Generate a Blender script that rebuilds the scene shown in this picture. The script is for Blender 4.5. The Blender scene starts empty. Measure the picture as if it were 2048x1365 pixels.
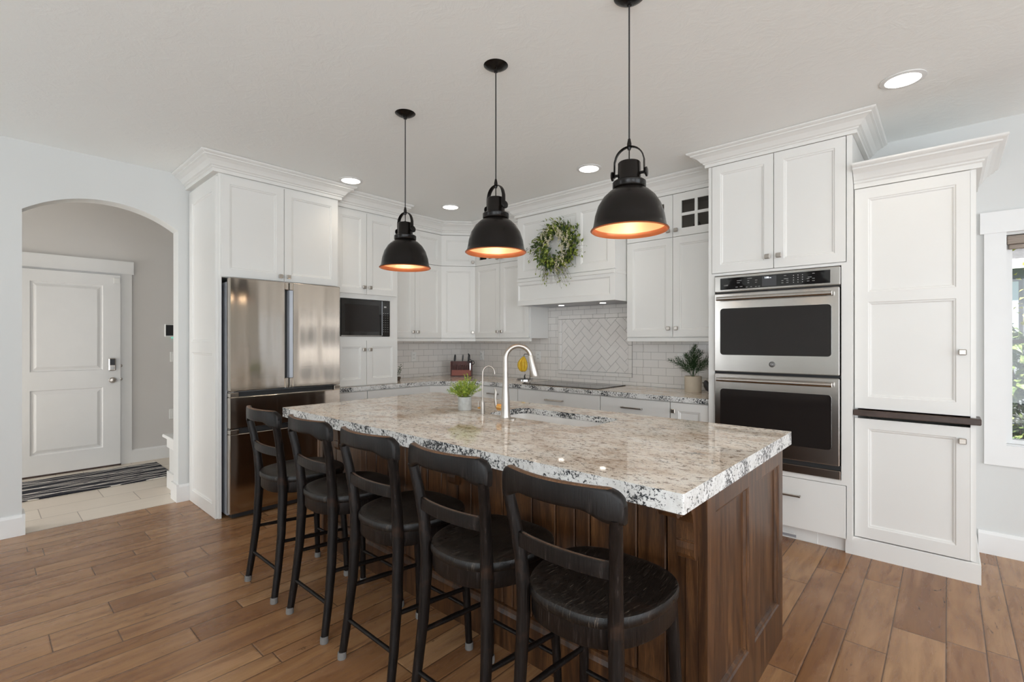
import bpy, bmesh, math, random
from mathutils import Vector, Matrix
C = bpy.context.scene.collection
SC = bpy.context.scene
R = math.radians

# ------------------------------------------------------------------ camera, light, exposure
cam_d = bpy.data.cameras.new('camera'); cam = bpy.data.objects.new('camera', cam_d); C.objects.link(cam)
cam_d.sensor_width = 36; cam_d.lens = 967.2 / 2048 * 36; cam_d.clip_start = .02
YAW = math.atan2(871.3, 967.2)
cam.location = (0, 0, 1.35); cam.rotation_euler = (R(90), 0, YAW)
SC.camera = cam
SC.view_settings.view_transform = 'Standard'; SC.view_settings.look = 'None'
SC.view_settings.exposure = 0.22; SC.view_settings.gamma = 1
SC.view_settings.use_curve_mapping = False
SC.cycles.use_denoising = True
SC.cycles.max_bounces = 10; SC.cycles.diffuse_bounces = 6; SC.cycles.glossy_bounces = 5; SC.cycles.transmission_bounces = 6
SC.cycles.sample_clamp_indirect = 6; SC.cycles.caustics_reflective = False; SC.cycles.caustics_refractive = False
w = bpy.data.worlds.new('sky'); SC.world = w; w.use_nodes = True
bg = w.node_tree.nodes['Background']; bg.inputs[0].default_value = (.80, .89, 1, 1); bg.inputs[1].default_value = 1.15

def sun(name, d, e, col, ang=1.5):
    l = bpy.data.lights.new(name, 'SUN'); l.energy = e; l.color = col; l.angle = R(ang)
    o = bpy.data.objects.new(name, l); C.objects.link(o)
    o.rotation_euler = Vector(d).to_track_quat('-Z', 'Y').to_euler()
def area(name, loc, d, sx, sy, e, col):
    l = bpy.data.lights.new(name, 'AREA'); l.shape = 'RECTANGLE'; l.size = sx; l.size_y = sy; l.energy = e; l.color = col
    o = bpy.data.objects.new(name, l); C.objects.link(o); o.location = loc
    o.rotation_euler = Vector(d).to_track_quat('-Z', 'Z').to_euler()
    return o
sun('sun', (.12, .62, -.9), 13, (1, .95, .87))         # comes through the windows behind the camera on to the floor there
DAY = (.91, .96, 1)
# daylight in the window openings behind the camera and to its right
area('daylight_front_a', (-4.32, -4.12, 1.35), (0, 1, 0), .7, 2.3, 24, DAY)
area('daylight_front_b', (1.6, -4.12, 1.35), (0, 1, 0), 3.1, 2.3, 98, DAY)
area('daylight_right_a', (3.72, -1.5, 1.3), (-1, 0, 0), 2.5, 2.3, 70, DAY)
area('daylight_right_b', (3.72, 1.6, 1.3), (-1, 0, 0), 2.5, 2.3, 70, DAY)
area('hall_fill', (-5.85, -2.12, .95), (0, 1, -.12), 1.0, 1.3, 34, (1, .975, .94))  # fill lamp added to brighten the hall
WARM = (1, .86, .68)

# ------------------------------------------------------------------ mesh helpers
ORG = {}
def T(name, label, cat, loc=(0, 0, 0), group=None, rotz=0):
    o = bpy.data.objects.new(name, None); C.objects.link(o); o.empty_display_size = .1
    o.location = loc; o.rotation_euler = (0, 0, rotz); o['label'] = label; o['category'] = cat
    if group: o['group'] = group
    ORG[o.name] = Vector(loc); return o
def tag(o, label, cat, group=None):
    o['label'] = label; o['category'] = cat
    if group: o['group'] = group
    return o
def S(o): o['kind'] = 'structure'; return o

def fr_world(p): return p
def fr_back(y0):   return lambda p: (p[0], y0 - p[1], p[2])      # (u=x, out, z) on the back wall
def fr_left(x0):   return lambda p: (x0 + p[1], p[0], p[2])      # (u=y, out, z) on the left wall
def fr_diag(ox, oy, a):
    ux, uy = math.cos(a), math.sin(a)
    return lambda p: (ox + p[0]*ux + p[1]*uy, oy + p[0]*uy - p[1]*ux, p[2])

class MB:
    def __init__(s, fr=fr_world): s.v = []; s.f = []; s.mi = []; s.fr = fr; s.mt = 0
    def add(s, vs, fs):
        n = len(s.v); s.v += [s.fr(tuple(p)) for p in vs]
        s.f += [[i + n for i in f] for f in fs]; s.mi += [s.mt] * len(fs); return s
    def box(s, x0, x1, y0, y1, z0, z1, b=0):
        if x0 > x1: x0, x1 = x1, x0
        if y0 > y1: y0, y1 = y1, y0
        if z0 > z1: z0, z1 = z1, z0
        b = min(b, (x1-x0)*.45, (y1-y0)*.45, (z1-z0)*.45)
        if b <= 0:
            vs = [(x, y, z) for x in (x0, x1) for y in (y0, y1) for z in (z0, z1)]
            return s.add(vs, [(0,1,3,2),(4,6,7,5),(0,4,5,1),(2,3,7,6),(0,2,6,4),(1,5,7,3)])
        vs = []; idx = {}
        for i, (x, xs) in enumerate(((x0, 1), (x1, -1))):
            for j, (y, ys) in enumerate(((y0, 1), (y1, -1))):
                for k, (z, zs) in enumerate(((z0, 1), (z1, -1))):
                    for a in range(3):
                        q = [x + xs*b, y + ys*b, z + zs*b]; q[a] = (x, y, z)[a]
                        idx[i, j, k, a] = len(vs); vs.append(q)
        F = []
        for a in range(3):
            o1, o2 = [t for t in range(3) if t != a]
            for sd in (0, 1):
                q = []
                for u, v in ((0,0),(0,1),(1,1),(1,0)):
                    c = [0,0,0]; c[a] = sd; c[o1] = u; c[o2] = v; q.append(idx[c[0], c[1], c[2], a])
                F.append(q)
            for u in (0, 1):
                for v in (0, 1):
                    c = [0,0,0]; c[o1] = u; c[o2] = v; d = list(c); d[a] = 1
                    F.append([idx[c[0],c[1],c[2],o1], idx[d[0],d[1],d[2],o1], idx[d[0],d[1],d[2],o2], idx[c[0],c[1],c[2],o2]])
        for i in (0,1):
            for j in (0,1):
                for k in (0,1): F.append([idx[i,j,k,0], idx[i,j,k,1], idx[i,j,k,2]])
        return s.add(vs, F)
    def rings(s, u0, u1, z0, z1, prof, cap=True):       # concentric rectangles stepping in: prof = (inset, out)
        vs = []; F = []
        for n, (i, o) in enumerate(prof):
            vs += [(u0+i, o, z0+i), (u1-i, o, z0+i), (u1-i, o, z1-i), (u0+i, o, z1-i)]
            if n:
                a = 4*(n-1); b = 4*n
                for k in range(4): F.append((a+k, a+(k+1)%4, b+(k+1)%4, b+k))
        if cap: m = 4*(len(prof)-1); F.append((m, m+1, m+2, m+3))
        return s.add(vs, F)
    def prism(s, poly, t0, t1, ax=2):                   # polygon in the two other axes, extruded along ax
        n = len(poly)
        def P(p, t):
            q = list(p); q.insert(ax, t); return q
        vs = [P(p, t0) for p in poly] + [P(p, t1) for p in poly]
        return s.add(vs, [list(range(n)), list(range(n, 2*n))] + [(k, (k+1) % n, n+(k+1) % n, n+k) for k in range(n)])
    def lathe(s, prof, c=(0,0,0), seg=32, ax='z', close=False):
        vs = []; F = []
        for r, h in prof:
            for k in range(seg):
                a = 2*math.pi*k/seg; x, y = r*math.cos(a), r*math.sin(a)
                q = {'z': (x, y, h), 'y': (x, h, y), 'x': (h, x, y)}[ax]
                vs.append((c[0]+q[0], c[1]+q[1], c[2]+q[2]))
        m = len(prof)
        for i in range(m-1 if not close else m):
            j = (i+1) % m
            for k in range(seg): F.append((i*seg+k, i*seg+(k+1) % seg, j*seg+(k+1) % seg, j*seg+k))
        if not close:
            if prof[0][0] > 1e-6: F.append(list(range(seg)))
            if prof[-1][0] > 1e-6: F.append([(m-1)*seg+k for k in range(seg)])
        return s.add(vs, F)
    def tube(s, pts, r, seg=12, sq=None, up=None, cap=True):       # sq=(a,b): elliptical section scale along side/normal
        pts = [Vector(p) for p in pts]; n = len(pts)
        rs = r if isinstance(r, (list, tuple)) else [r]*n
        tg = [(pts[min(i+1, n-1)] - pts[max(i-1, 0)]).normalized() for i in range(n)]
        nv = Vector(up) if up else Vector((0,0,1))
        if abs(nv.normalized().dot(tg[0])) > .95: nv = Vector((1,0,0))
        vs = []; F = []
        for i in range(n):
            nv = (nv - tg[i]*nv.dot(tg[i])).normalized(); bn = tg[i].cross(nv)
            a_, b_ = sq or (1, 1)
            for k in range(seg):
                a = 2*math.pi*k/seg
                vs.append(pts[i] + nv*math.cos(a)*rs[i]*a_ + bn*math.sin(a)*rs[i]*b_)
        for i in range(n-1):
            for k in range(seg): F.append((i*seg+k, i*seg+(k+1) % seg, (i+1)*seg+(k+1) % seg, (i+1)*seg+k))
        if cap: F += [list(range(seg)), [(n-1)*seg+k for k in range(seg)]]
        return s.add([tuple(v) for v in vs], F)
    def sweep(s, prof, path, closed=False):             # prof (out, z) along path [(u, w)], out = to the right of travel
        n = len(path); P = [Vector(p) for p in path]; m = len(prof); vs = []; F = []
        for i in range(n):
            d0 = (P[i]-P[i-1]).normalized() if i else None; d1 = (P[i+1]-P[i]).normalized() if i < n-1 else None
            n0 = Vector((d0.y, -d0.x)) if d0 else None; n1 = Vector((d1.y, -d1.x)) if d1 else None
            if n0 is None: mt = n1
            elif n1 is None: mt = n0
            else: mt = (n0+n1); mt = mt / (mt.dot(n0))
            for o, z in prof: vs.append((P[i].x + mt.x*o, P[i].y + mt.y*o, z))
        for i in range(n-1):
            for k in range(m-1): F.append((i*m+k, i*m+k+1, (i+1)*m+k+1, (i+1)*m+k))
            F.append((i*m+m-1, i*m, (i+1)*m, (i+1)*m+m-1))
        F += [list(range(m)), [(n-1)*m+k for k in range(m)]]
        return s.add(vs, F)
    def build(s, name, mat, parent=None, smooth=None, label=None):
        me = bpy.data.meshes.new(name); o = bpy.data.objects.new(name, me); C.objects.link(o)
        org = Vector((0,0,0))
        if parent is not None: org = ORG[parent.name]; o.parent = parent
        ORG[o.name] = org
        me.from_pydata([tuple(Vector(p) - org) for p in s.v], [], s.f)
        for m in (mat if isinstance(mat, (list, tuple)) else [mat]): me.materials.append(m)
        for p, i in zip(me.polygons, s.mi): p.material_index = i
        bm = bmesh.new(); bm.from_mesh(me); bmesh.ops.recalc_face_normals(bm, faces=bm.faces); bm.to_mesh(me); bm.free()
        if smooth: me.shade_smooth(); me.set_sharp_from_angle(angle=R(smooth))
        if label: o['label'] = label
        return o
def top_origin(o, p):                                   # move a one-mesh thing's origin to its base
    p = Vector(p); o.data.transform(Matrix.Translation(-p)); o.location = p; ORG[o.name] = p; return o

def text(name, body, size, place, mat, parent, ext=.0006, rot=None):
    cu = bpy.data.curves.new(name, 'FONT'); cu.body = body; cu.size = size; cu.extrude = ext; cu.align_x = 'CENTER'; cu.align_y = 'CENTER'
    tmp = bpy.data.objects.new(name, cu); C.objects.link(tmp)
    dg = bpy.context.evaluated_depsgraph_get(); me = bpy.data.meshes.new_from_object(tmp.evaluated_get(dg))
    bpy.data.objects.remove(tmp); me.materials.clear(); me.materials.append(mat)
    org = ORG[parent.name]
    me.transform(Matrix.Translation(Vector(place) - org) @ (rot or Matrix.Rotation(R(90), 4, 'X')))
    o = bpy.data.objects.new(name, me); C.objects.link(o); o.parent = parent; ORG[o.name] = org; return o

def rrect(x0, x1, y0, y1, r_, n_=6):
    pts = []
    for cx, cy, a0 in ((x1-r_, y1-r_, 0), (x0+r_, y1-r_, 90), (x0+r_, y0+r_, 180), (x1-r_, y0+r_, 270)):
        for k_ in range(n_+1): a_ = R(a0+90*k_/n_); pts.append((cx+r_*math.cos(a_), cy+r_*math.sin(a_)))
    return pts

# ------------------------------------------------------------------ material helpers
class NT:
    def __init__(s, name):
        s.m = bpy.data.materials.new(name); s.m.use_nodes = True; s.t = s.m.node_tree; s.b = s.t.nodes['Principled BSDF']
    def n(s, t, **k):
        nd = s.t.nodes.new(t); ins = k.pop('ins', {})
        for a, v in k.items(): setattr(nd, a, v)
        for a, v in ins.items():
            if isinstance(v, bpy.types.NodeSocket): s.t.links.new(v, nd.inputs[a])
            else: nd.inputs[a].default_value = v
        return nd
    def math(s, op, a, b=0.0, c=None):
        nd = s.n('ShaderNodeMath', operation=op)
        for i, v in enumerate((a, b) if c is None else (a, b, c)):
            if isinstance(v, bpy.types.NodeSocket): s.t.links.new(v, nd.inputs[i])
            else: nd.inputs[i].default_value = v
        return nd.outputs[0]
    def obj(s): return s.n('ShaderNodeTexCoord').outputs['Object']
    def geo(s): return s.n('ShaderNodeNewGeometry').outputs['Position']
    def mapv(s, v, sc=(1,1,1), rot=(0,0,0), loc=(0,0,0)):
        return s.n('ShaderNodeMapping', ins={'Vector': v, 'Scale': sc, 'Rotation': rot, 'Location': loc}).outputs[0]
    def noise(s, v, scale, detail=4, rough=.55, dist=0, out='Fac'):
        return s.n('ShaderNodeTexNoise', ins={'Vector': v, 'Scale': scale, 'Detail': detail, 'Roughness': rough, 'Distortion': dist}).outputs[out]
    def ramp(s, f, stops, interp='LINEAR'):
        nd = s.n('ShaderNodeValToRGB', ins={'Fac': f}); e = nd.color_ramp.elements; nd.color_ramp.interpolation = interp
        while len(e) > len(stops): e.remove(e[-1])
        while len(e) < len(stops): e.new(1)
        for el, (p, c) in zip(e, stops):
            el.position = p; el.color = (c, c, c, 1) if isinstance(c, (int, float)) else (*c, 1)
        return nd.outputs[0]
    def mix(s, f, a, b, mode='MIX'):
        nd = s.n('ShaderNodeMix', data_type='RGBA', blend_type=mode)
        for i, v in ((0, f), (6, a), (7, b)):
            if isinstance(v, bpy.types.NodeSocket): s.t.links.new(v, nd.inputs[i])
            else: nd.inputs[i].default_value = v if i == 0 else (*v, 1)
        return nd.outputs[2]
    def set(s, **k):
        for a, v in k.items():
            a = {'color': 'Base Color', 'rough': 'Roughness', 'metal': 'Metallic', 'spec': 'Specular IOR Level', 'normal': 'Normal',
                 'coat': 'Coat Weight', 'coatr': 'Coat Roughness', 'trans': 'Transmission Weight', 'ior': 'IOR', 'em': 'Emission Color', 'ems': 'Emission Strength',
                 'aniso': 'Anisotropic', 'sheen': 'Sheen Weight', 'sss': 'Subsurface Weight', 'alpha': 'Alpha'}[a]
            if isinstance(v, bpy.types.NodeSocket): s.t.links.new(v, s.b.inputs[a])
            elif isinstance(v, tuple): s.b.inputs[a].default_value = (*v, 1)
            else: s.b.inputs[a].default_value = v
        return s.m
    def bump(s, h, st=.3, d=.01):
        return s.n('ShaderNodeBump', ins={'Height': h, 'Strength': st, 'Distance': d}).outputs[0]
def plain(name, col, rough=.5, metal=0, var=.03, scale=8, **k):      # a plain finish with a slight uneven tone
    n = NT(name); f = n.noise(n.obj(), scale, 3)
    a = tuple(c*(1-var) for c in col); b = tuple(min(1, c*(1+var)) for c in col)
    n.set(color=n.ramp(f, [(.3, a), (.7, b)]), rough=rough, metal=metal, **k); return n.m

M = {}
M['cab'] = plain('cabinet_paint', (.775, .765, .74), .38, var=.012, scale=3)
def _wall(name, col, amp=.12, sc=180):
    n = NT(name); v = n.obj(); f = n.noise(v, 2, 2)
    n.set(color=n.ramp(f, [(.3, tuple(c*.985 for c in col)), (.7, col)]), rough=.75, normal=n.bump(n.noise(v, sc, 3), amp, .002)); return n.m
M['wall'] = _wall('wall_paint', (.665, .67, .66))
M['trimw'] = plain('trim_paint', (.79, .79, .785), .4, var=.01)
def _ceil():
    n = NT('ceiling_paint'); v = n.obj()
    a = n.noise(v, 9, 6, .65, 1.2); b = n.noise(v, 60, 3)
    h = n.math('ADD', n.ramp(a, [(.45, 0.0), (.62, 1.0)]), n.math('MULTIPLY', b, .5))
    n.set(color=(.89, .90, .885), rough=.85, normal=n.bump(h, .16, .004)); return n.m
M['ceil'] = _ceil()

def _planks():
    n = NT('wood_floor'); v = n.obj(); sp = n.n('ShaderNodeSeparateXYZ', ins={0: v}); x, y = sp.outputs[0], sp.outputs[1]
    W = [.10, .155, .19, .13]; Pd = sum(W)
    xs = n.math('ADD', x, 20.0); q = n.math('DIVIDE', xs, Pd); fl = n.math('FLOOR', q); fx = n.math('MULTIPLY', n.math('SUBTRACT', q, fl), Pd)
    idx = n.math('MULTIPLY', fl, 4.0); acc = 0; dist = n.math('MINIMUM', fx, n.math('SUBTRACT', Pd, fx))
    for wd in W[:-1]:
        acc += wd; idx = n.math('ADD', idx, n.math('GREATER_THAN', fx, acc)); dist = n.math('MINIMUM', dist, n.math('ABSOLUTE', n.math('SUBTRACT', fx, acc)))
    wn = n.n('ShaderNodeTexWhiteNoise', noise_dimensions='1D', ins={'W': idx}).outputs['Value']
    L = n.math('ADD', .75, n.math('MULTIPLY', n.n('ShaderNodeTexWhiteNoise', noise_dimensions='1D', ins={'W': n.math('ADD', idx, 71.3)}).outputs['Value'], .55))
    yy = n.math('DIVIDE', n.math('ADD', n.math('ADD', y, 20.0), n.math('MULTIPLY', wn, 3.7)), L); j = n.math('FLOOR', yy)
    fy = n.math('MULTIPLY', n.math('SUBTRACT', yy, j), L); dy = n.math('MINIMUM', fy, n.math('SUBTRACT', L, fy))
    dist = n.math('MINIMUM', dist, dy)
    cv = n.n('ShaderNodeCombineXYZ', ins={0: idx, 1: j, 2: 0.0}).outputs[0]
    wc = n.n('ShaderNodeTexWhiteNoise', noise_dimensions='3D', ins={'Vector': cv}); r = wc.outputs['Value']
    off = n.n('ShaderNodeVectorMath', operation='SCALE', ins={0: wc.outputs['Color'], 'Scale': 30.0}).outputs[0]
    vv = n.n('ShaderNodeVectorMath', operation='ADD', ins={0: v, 1: off}).outputs[0]
    g1 = n.noise(n.mapv(vv, (9, 1.1, 1)), 3.0, 8, .6, .6); g2 = n.noise(n.mapv(vv, (60, 3, 1)), 5, 4, .6)
    g3 = n.noise(n.mapv(vv, (3, .8, 1)), 1.6, 3, .5, 1.5)
    base = n.ramp(r, [(0, (.25, .118, .048)), (.35, (.34, .172, .074)), (.7, (.405, .218, .098)), (1, (.49, .285, .138))])
    col = n.mix(n.ramp(g1, [(.35, .6), (.62, 0.0)]), base, (.17, .072, .034))
    col = n.mix(n.ramp(g3, [(.5, 0.0), (.75, .55)]), col, (.52, .30, .16))
    col = n.mix(n.math('MULTIPLY', g2, .35), col, (.22, .10, .048))
    kn = n.noise(n.mapv(vv, (9, 1.6, 1)), 2.4, 6, .75, 1.6)
    col = n.mix(n.ramp(kn, [(.625, 0.0), (.665, .85)]), col, (.05, .024, .014))
    gap = n.ramp(dist, [(0.0, 0.0), (.0014, 0.0), (.0030, 1.0)])
    col = n.mix(gap, (.05, .022, .012), col)
    h = n.math('ADD', n.math('MULTIPLY', n.ramp(dist, [(0, 0.0), (.007, 1.0)]), 1.0), n.math('MULTIPLY', g1, .12))
    n.set(color=col, rough=n.ramp(g1, [(.3, .30), (.7, .22)]), spec=.38, normal=n.bump(h, .35, .003)); return n.m
M['floor'] = _planks()

def _walnut(name, c0, c1, c2, sc=(14, 14, 1.0), rough=.35, ring=True):
    n = NT(name); v = n.obj(); w_ = n.mapv(v, sc)
    g = n.noise(w_, 1.6, 7, .6, .9); h = n.noise(n.mapv(v, (150, 150, 6)), 3, 4, .7)
    b = n.n('ShaderNodeTexWave', wave_type='BANDS', bands_direction='DIAGONAL', ins={'Vector': n.mapv(v, (3.2, 3.2, .35)), 'Scale': 3.0, 'Distortion': 14.0, 'Detail': 2.0, 'Detail Scale': .7}).outputs['Fac']
    col = n.ramp(g, [(.3, c0), (.52, c1), (.75, c2)])
    col = n.mix(n.ramp(b, [(.0, .55), (.35, 0.0)]), col, c0)
    col = n.mix(n.ramp(h, [(.42, 0.0), (.66, .8)]), col, c0)
    sx = n.n('ShaderNodeSeparateXYZ', ins={0: v}); pl = n.n('ShaderNodeTexWhiteNoise', noise_dimensions='1D', ins={'W': n.math('FLOOR', n.math('MULTIPLY', n.math('ADD', sx.outputs[0], 9.0), 9.2))}).outputs['Value']
    col = n.mix(n.math('MULTIPLY', pl, .55), col, c0)
    n.set(color=col, rough=rough, normal=n.bump(h, .12, .002)); return n.m
M['walnut'] = _walnut('walnut', (.022, .008, .003), (.125, .053, .018), (.245, .11, .040))
M['ledgewood'] = plain('dark_ledge_wood', (.055, .032, .024), .4, var=.25, scale=20)
def _blackwood():
    n = NT('worn_black_wood'); v = n.obj()
    g = n.noise(n.mapv(v, (70, 70, 5)), 2.0, 6, .65, .3); e = n.noise(v, 14, 5, .6)
    col = n.ramp(g, [(.35, (.0035, .0028, .0025)), (.6, (.0085, .006, .0052)), (.74, (.045, .036, .032))])
    col = n.mix(n.ramp(e, [(.60, 0.0), (.74, .6)]), col, (.035, .019, .012))
    z = n.n('ShaderNodeSeparateXYZ', ins={0: v}).outputs[2]; w1 = n.math('GREATER_THAN', z, .9865); glint = n.math('LESS_THAN', n.math('ABSOLUTE', n.math('SUBTRACT', z, .7915)), .0012)
    glint = n.math('MULTIPLY', glint, n.math('LESS_THAN', n.math('ABSOLUTE', n.n('ShaderNodeSeparateXYZ', ins={0: v}).outputs[0]), .138))  # mid-rail band is a highlight painted into the colour; top-rail band is wear
    col = n.mix(n.math('MULTIPLY', n.math('MAXIMUM', w1, n.math('MULTIPLY', glint, .7)), n.ramp(g, [(.35, .9), (.65, .35)])), col, (.20, .10, .05))
    n.set(color=col, rough=n.ramp(g, [(.3, .27), (.7, .46)]), spec=.24, normal=n.bump(g, .5, .002)); return n.m
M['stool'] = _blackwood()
def _seatw():
    n = NT('worn_black_seat'); v = n.obj()
    g = n.noise(n.mapv(v, (120, 12, 5), rot=(0, 0, .25)), 2.0, 7, .75, .3)
    r_ = n.noise(v, 5, 3)
    col = n.ramp(g, [(.40, (.0025, .002, .002)), (.57, (.006, .0045, .0035)), (.66, (.10, .078, .062))])
    col = n.mix(n.ramp(r_, [(.6, 0.0), (.8, .6)]), col, (.04, .018, .011))
    n.set(color=col, rough=n.ramp(g, [(.3, .22), (.7, .5)]), spec=.35, normal=n.bump(g, .6, .002)); return n.m
M['seat'] = _seatw()
def _granite():
    n = NT('granite'); v = n.obj()
    d = n.n('ShaderNodeVectorMath', operation='SCALE', ins={0: n.noise(v, 9, 3, out='Color'), 'Scale': .03}).outputs[0]
    v = n.n('ShaderNodeVectorMath', operation='ADD', ins={0: v, 1: d}).outputs[0]
    a = n.noise(n.mapv(v, (1, 1.5, .9)), 5.5, 5, .6); bld = n.noise(n.mapv(v, (1.0, 1.35, 1.0)), 36, 7, .80, .25)
    sp = n.noise(n.mapv(v, (1, 1.3, 1)), 105, 5, .78); blk = n.noise(n.mapv(v, (1, 1.2, 1.4)), 34, 5, .72, 1.0); reg = n.noise(v, 7, 3, .5)
    col = n.ramp(a, [(.28, (.90, .86, .80)), (.48, (.86, .76, .65)), (.62, (.66, .52, .40)), (.80, (.40, .26, .17))])
    col = n.mix(n.ramp(bld, [(.535, 0.0), (.585, .85)]), col, (.20, .125, .075))
    col = n.mix(n.ramp(sp, [(.585, 0.0), (.63, .9)]), col, (.05, .038, .032))
    col = n.mix(n.ramp(bld, [(.30, .9), (.42, 0.0)]), col, (.84, .81, .77))
    col = n.mix(n.math('MULTIPLY', n.ramp(blk, [(.57, 0.0), (.63, 1.0)]), n.ramp(reg, [(.50, 0.0), (.6, 1.0)])), col, (.02, .02, .022))
    n.set(color=col, rough=.045, spec=.55); return n.m
def _granite_edge():
    n = NT('granite_edge'); v = n.obj()  # whiter and more finely speckled than the slab's top
    blk = n.noise(v, 85, 6, .78, .4); reg = n.noise(v, 8, 3, .5); f = n.noise(v, 130, 3, .6)
    col = n.ramp(n.noise(v, 20, 3), [(.3, (.80, .80, .79)), (.7, (.62, .61, .59))])
    th = n.math('ADD', blk, n.math('MULTIPLY', n.math('SUBTRACT', reg, .5), .42))
    col = n.mix(n.ramp(th, [(.52, 0.0), (.545, 1.0)]), col, (.03, .033, .038))
    col = n.mix(n.ramp(f, [(.62, 0.0), (.7, .6)]), col, (.14, .12, .10))
    n.set(color=col, rough=.22, spec=.5, normal=n.bump(blk, .2, .003)); return n.m
M['gran'] = _granite(); M['grane'] = _granite_edge()
def _steel(name, col=(.56, .53, .50), rough=.2, wav=.0, ax=(2, 2, 200)):
    n = NT(name); v = n.obj()
    h = n.noise(n.mapv(v, ax), 1.0, 3, .5)
    nm = n.bump(h, .03, .002)
    if wav:
        g = n.noise(n.mapv(v, (1, 1, .09)), 3.6, 2, .35)
        nm = n.n('ShaderNodeBump', ins={'Height': g, 'Strength': wav, 'Distance': .05, 'Normal': nm}).outputs[0]
    n.set(color=col, metal=1.0, rough=rough, normal=nm); return n.m
M['steel'] = _steel('brushed_steel'); M['steelf'] = _steel('fridge_steel', (.50, .44, .38), .13, .42, (1.5, 1.5, 120))
M['steeld'] = plain('grey_appliance_side', (.42, .43, .46), .4, .3)
M['nickel'] = plain('brushed_nickel', (.46, .42, .38), .30, 1.0)
M['chrome'] = plain('bright_metal', (.75, .75, .76), .12, 1.0)
M['brass'] = plain('brass_trim', (.75, .42, .14), .2, 1.0)
M['blackm'] = plain('matte_black_metal', (.006, .0045, .0036), .26, .0, spec=.28)
M['copper'] = plain('copper_rim', (.62, .20, .085), .35, .6); M['lining'] = plain('gold_lining', (.88, .56, .33), .4, .3)
M['blackg'] = plain('black_glass', (.012, .011, .011), .05, 0, spec=.7)
M['ovenw'] = plain('dark_oven_glass', (.018, .015, .014), .05, 0, spec=.38)
M['dark'] = plain('dark_recess', (.012, .012, .013), .6)
M['black'] = plain('black_plastic', (.018, .018, .02), .35)
M['plate'] = plain('white_plastic', (.80, .80, .78), .35)
M['markw'] = plain('pale_marking', (.45, .45, .44), .5)
M['porc'] = plain('white_porcelain', (.80, .78, .76), .15)
def _emit(name, col, st):
    n = NT(name); n.set(color=(.02, .02, .02), em=col, ems=st); return n.m
M['can'] = _emit('lamp_glow', (1, .95, .86), 6); M['bulb'] = _emit('bulb_glow', (1, .84, .6), 1.6)
M['lcd'] = _emit('display_digits', (.85, .92, 1), 2.2); M['scr'] = plain('display_glass', (.06, .06, .065), .1)
M['teal'] = _emit('teal_light', (.15, .8, .62), .9)
def _glass(name, tint=(1, 1, 1), r=.0):
    n = NT(name); nt = n.t; tr = n.n('ShaderNodeBsdfTransparent', ins={'Color': (*tint, 1)}); gl = n.n('ShaderNodeBsdfGlossy', ins={'Roughness': r})
    fr = n.n('ShaderNodeFresnel', ins={'IOR': 1.45}); mx = n.n('ShaderNodeMixShader', ins={0: fr.outputs[0], 1: tr.outputs[0], 2: gl.outputs[0]})
    nt.links.new(mx.outputs[0], nt.nodes['Material Output'].inputs[0]); return n.m
M['glass'] = _glass('window_glass'); M['cglass'] = _glass('cabinet_glass', (.62, .60, .58))
def _subway():
    n = NT('subway_tile'); v = n.obj(); sp = n.n('ShaderNodeSeparateXYZ', ins={0: v})
    u = n.math('ADD', sp.outputs[0], sp.outputs[1]); cv = n.n('ShaderNodeCombineXYZ', ins={0: u, 1: n.math('SUBTRACT', sp.outputs[2], .916), 2: 0.0}).outputs[0]
    br = n.n('ShaderNodeTexBrick', offset=.5, ins={'Vector': cv, 'Color1': (.80, .77, .735, 1), 'Color2': (.76, .73, .70, 1), 'Mortar': (.33, .31, .29, 1),
             'Scale': 1.0, 'Mortar Size': .0014, 'Mortar Smooth': .2, 'Brick Width': .150, 'Row Height': .0735})
    n.set(color=br.outputs['Color'], rough=.16, normal=n.bump(n.math('SUBTRACT', 1.0, br.outputs['Fac']), .5, .002)); return n.m
M['subway'] = _subway()
M['tile'] = plain('glazed_tile', (.80, .765, .73), .15, var=.03); M['grout'] = plain('grout', (.26, .245, .23), .8)
def _htile():
    n = NT('hall_floor_tile'); v = n.obj(); sp = n.n('ShaderNodeSeparateXYZ', ins={0: v})
    q = n.math('DIVIDE', n.math('ADD', sp.outputs[0], 4.81+6.10), .305); r = n.math('FLOOR', q); fx = n.math('MULTIPLY', n.math('SUBTRACT', q, r), .305)
    yy = n.math('DIVIDE', n.math('ADD', n.math('ADD', sp.outputs[1], -.54-.2*20+12.2), n.math('MULTIPLY', r, -.2033)), .61)
    yy = n.math('ADD', yy, .2033*19/.61+.2*20/.61-20.0+.0)
    j_ = n.math('FLOOR', yy); fy = n.math('MULTIPLY', n.math('SUBTRACT', yy, j_), .61)
    d = n.math('MINIMUM', n.math('MINIMUM', fx, n.math('SUBTRACT', .305, fx)), n.math('MINIMUM', fy, n.math('SUBTRACT', .61, fy)))
    wv = n.n('ShaderNodeTexWhiteNoise', noise_dimensions='2D', ins={'Vector': n.n('ShaderNodeCombineXYZ', ins={0: r, 1: j_, 2: 0.0}).outputs[0]}).outputs['Value']
    g = n.noise(n.mapv(v, (10, 1.2, 1)), 2, 5)
    col = n.mix(wv, (.72, .64, .55), (.80, .73, .64)); col = n.mix(n.math('MULTIPLY', g, .5), col, (.60, .52, .43))
    n.set(color=n.mix(n.ramp(d, [(0, 0.0), (.0018, 0.0), (.003, 1.0)]), (.20, .16, .13), col), rough=.4); return n.m
M['htile'] = _htile()
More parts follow.
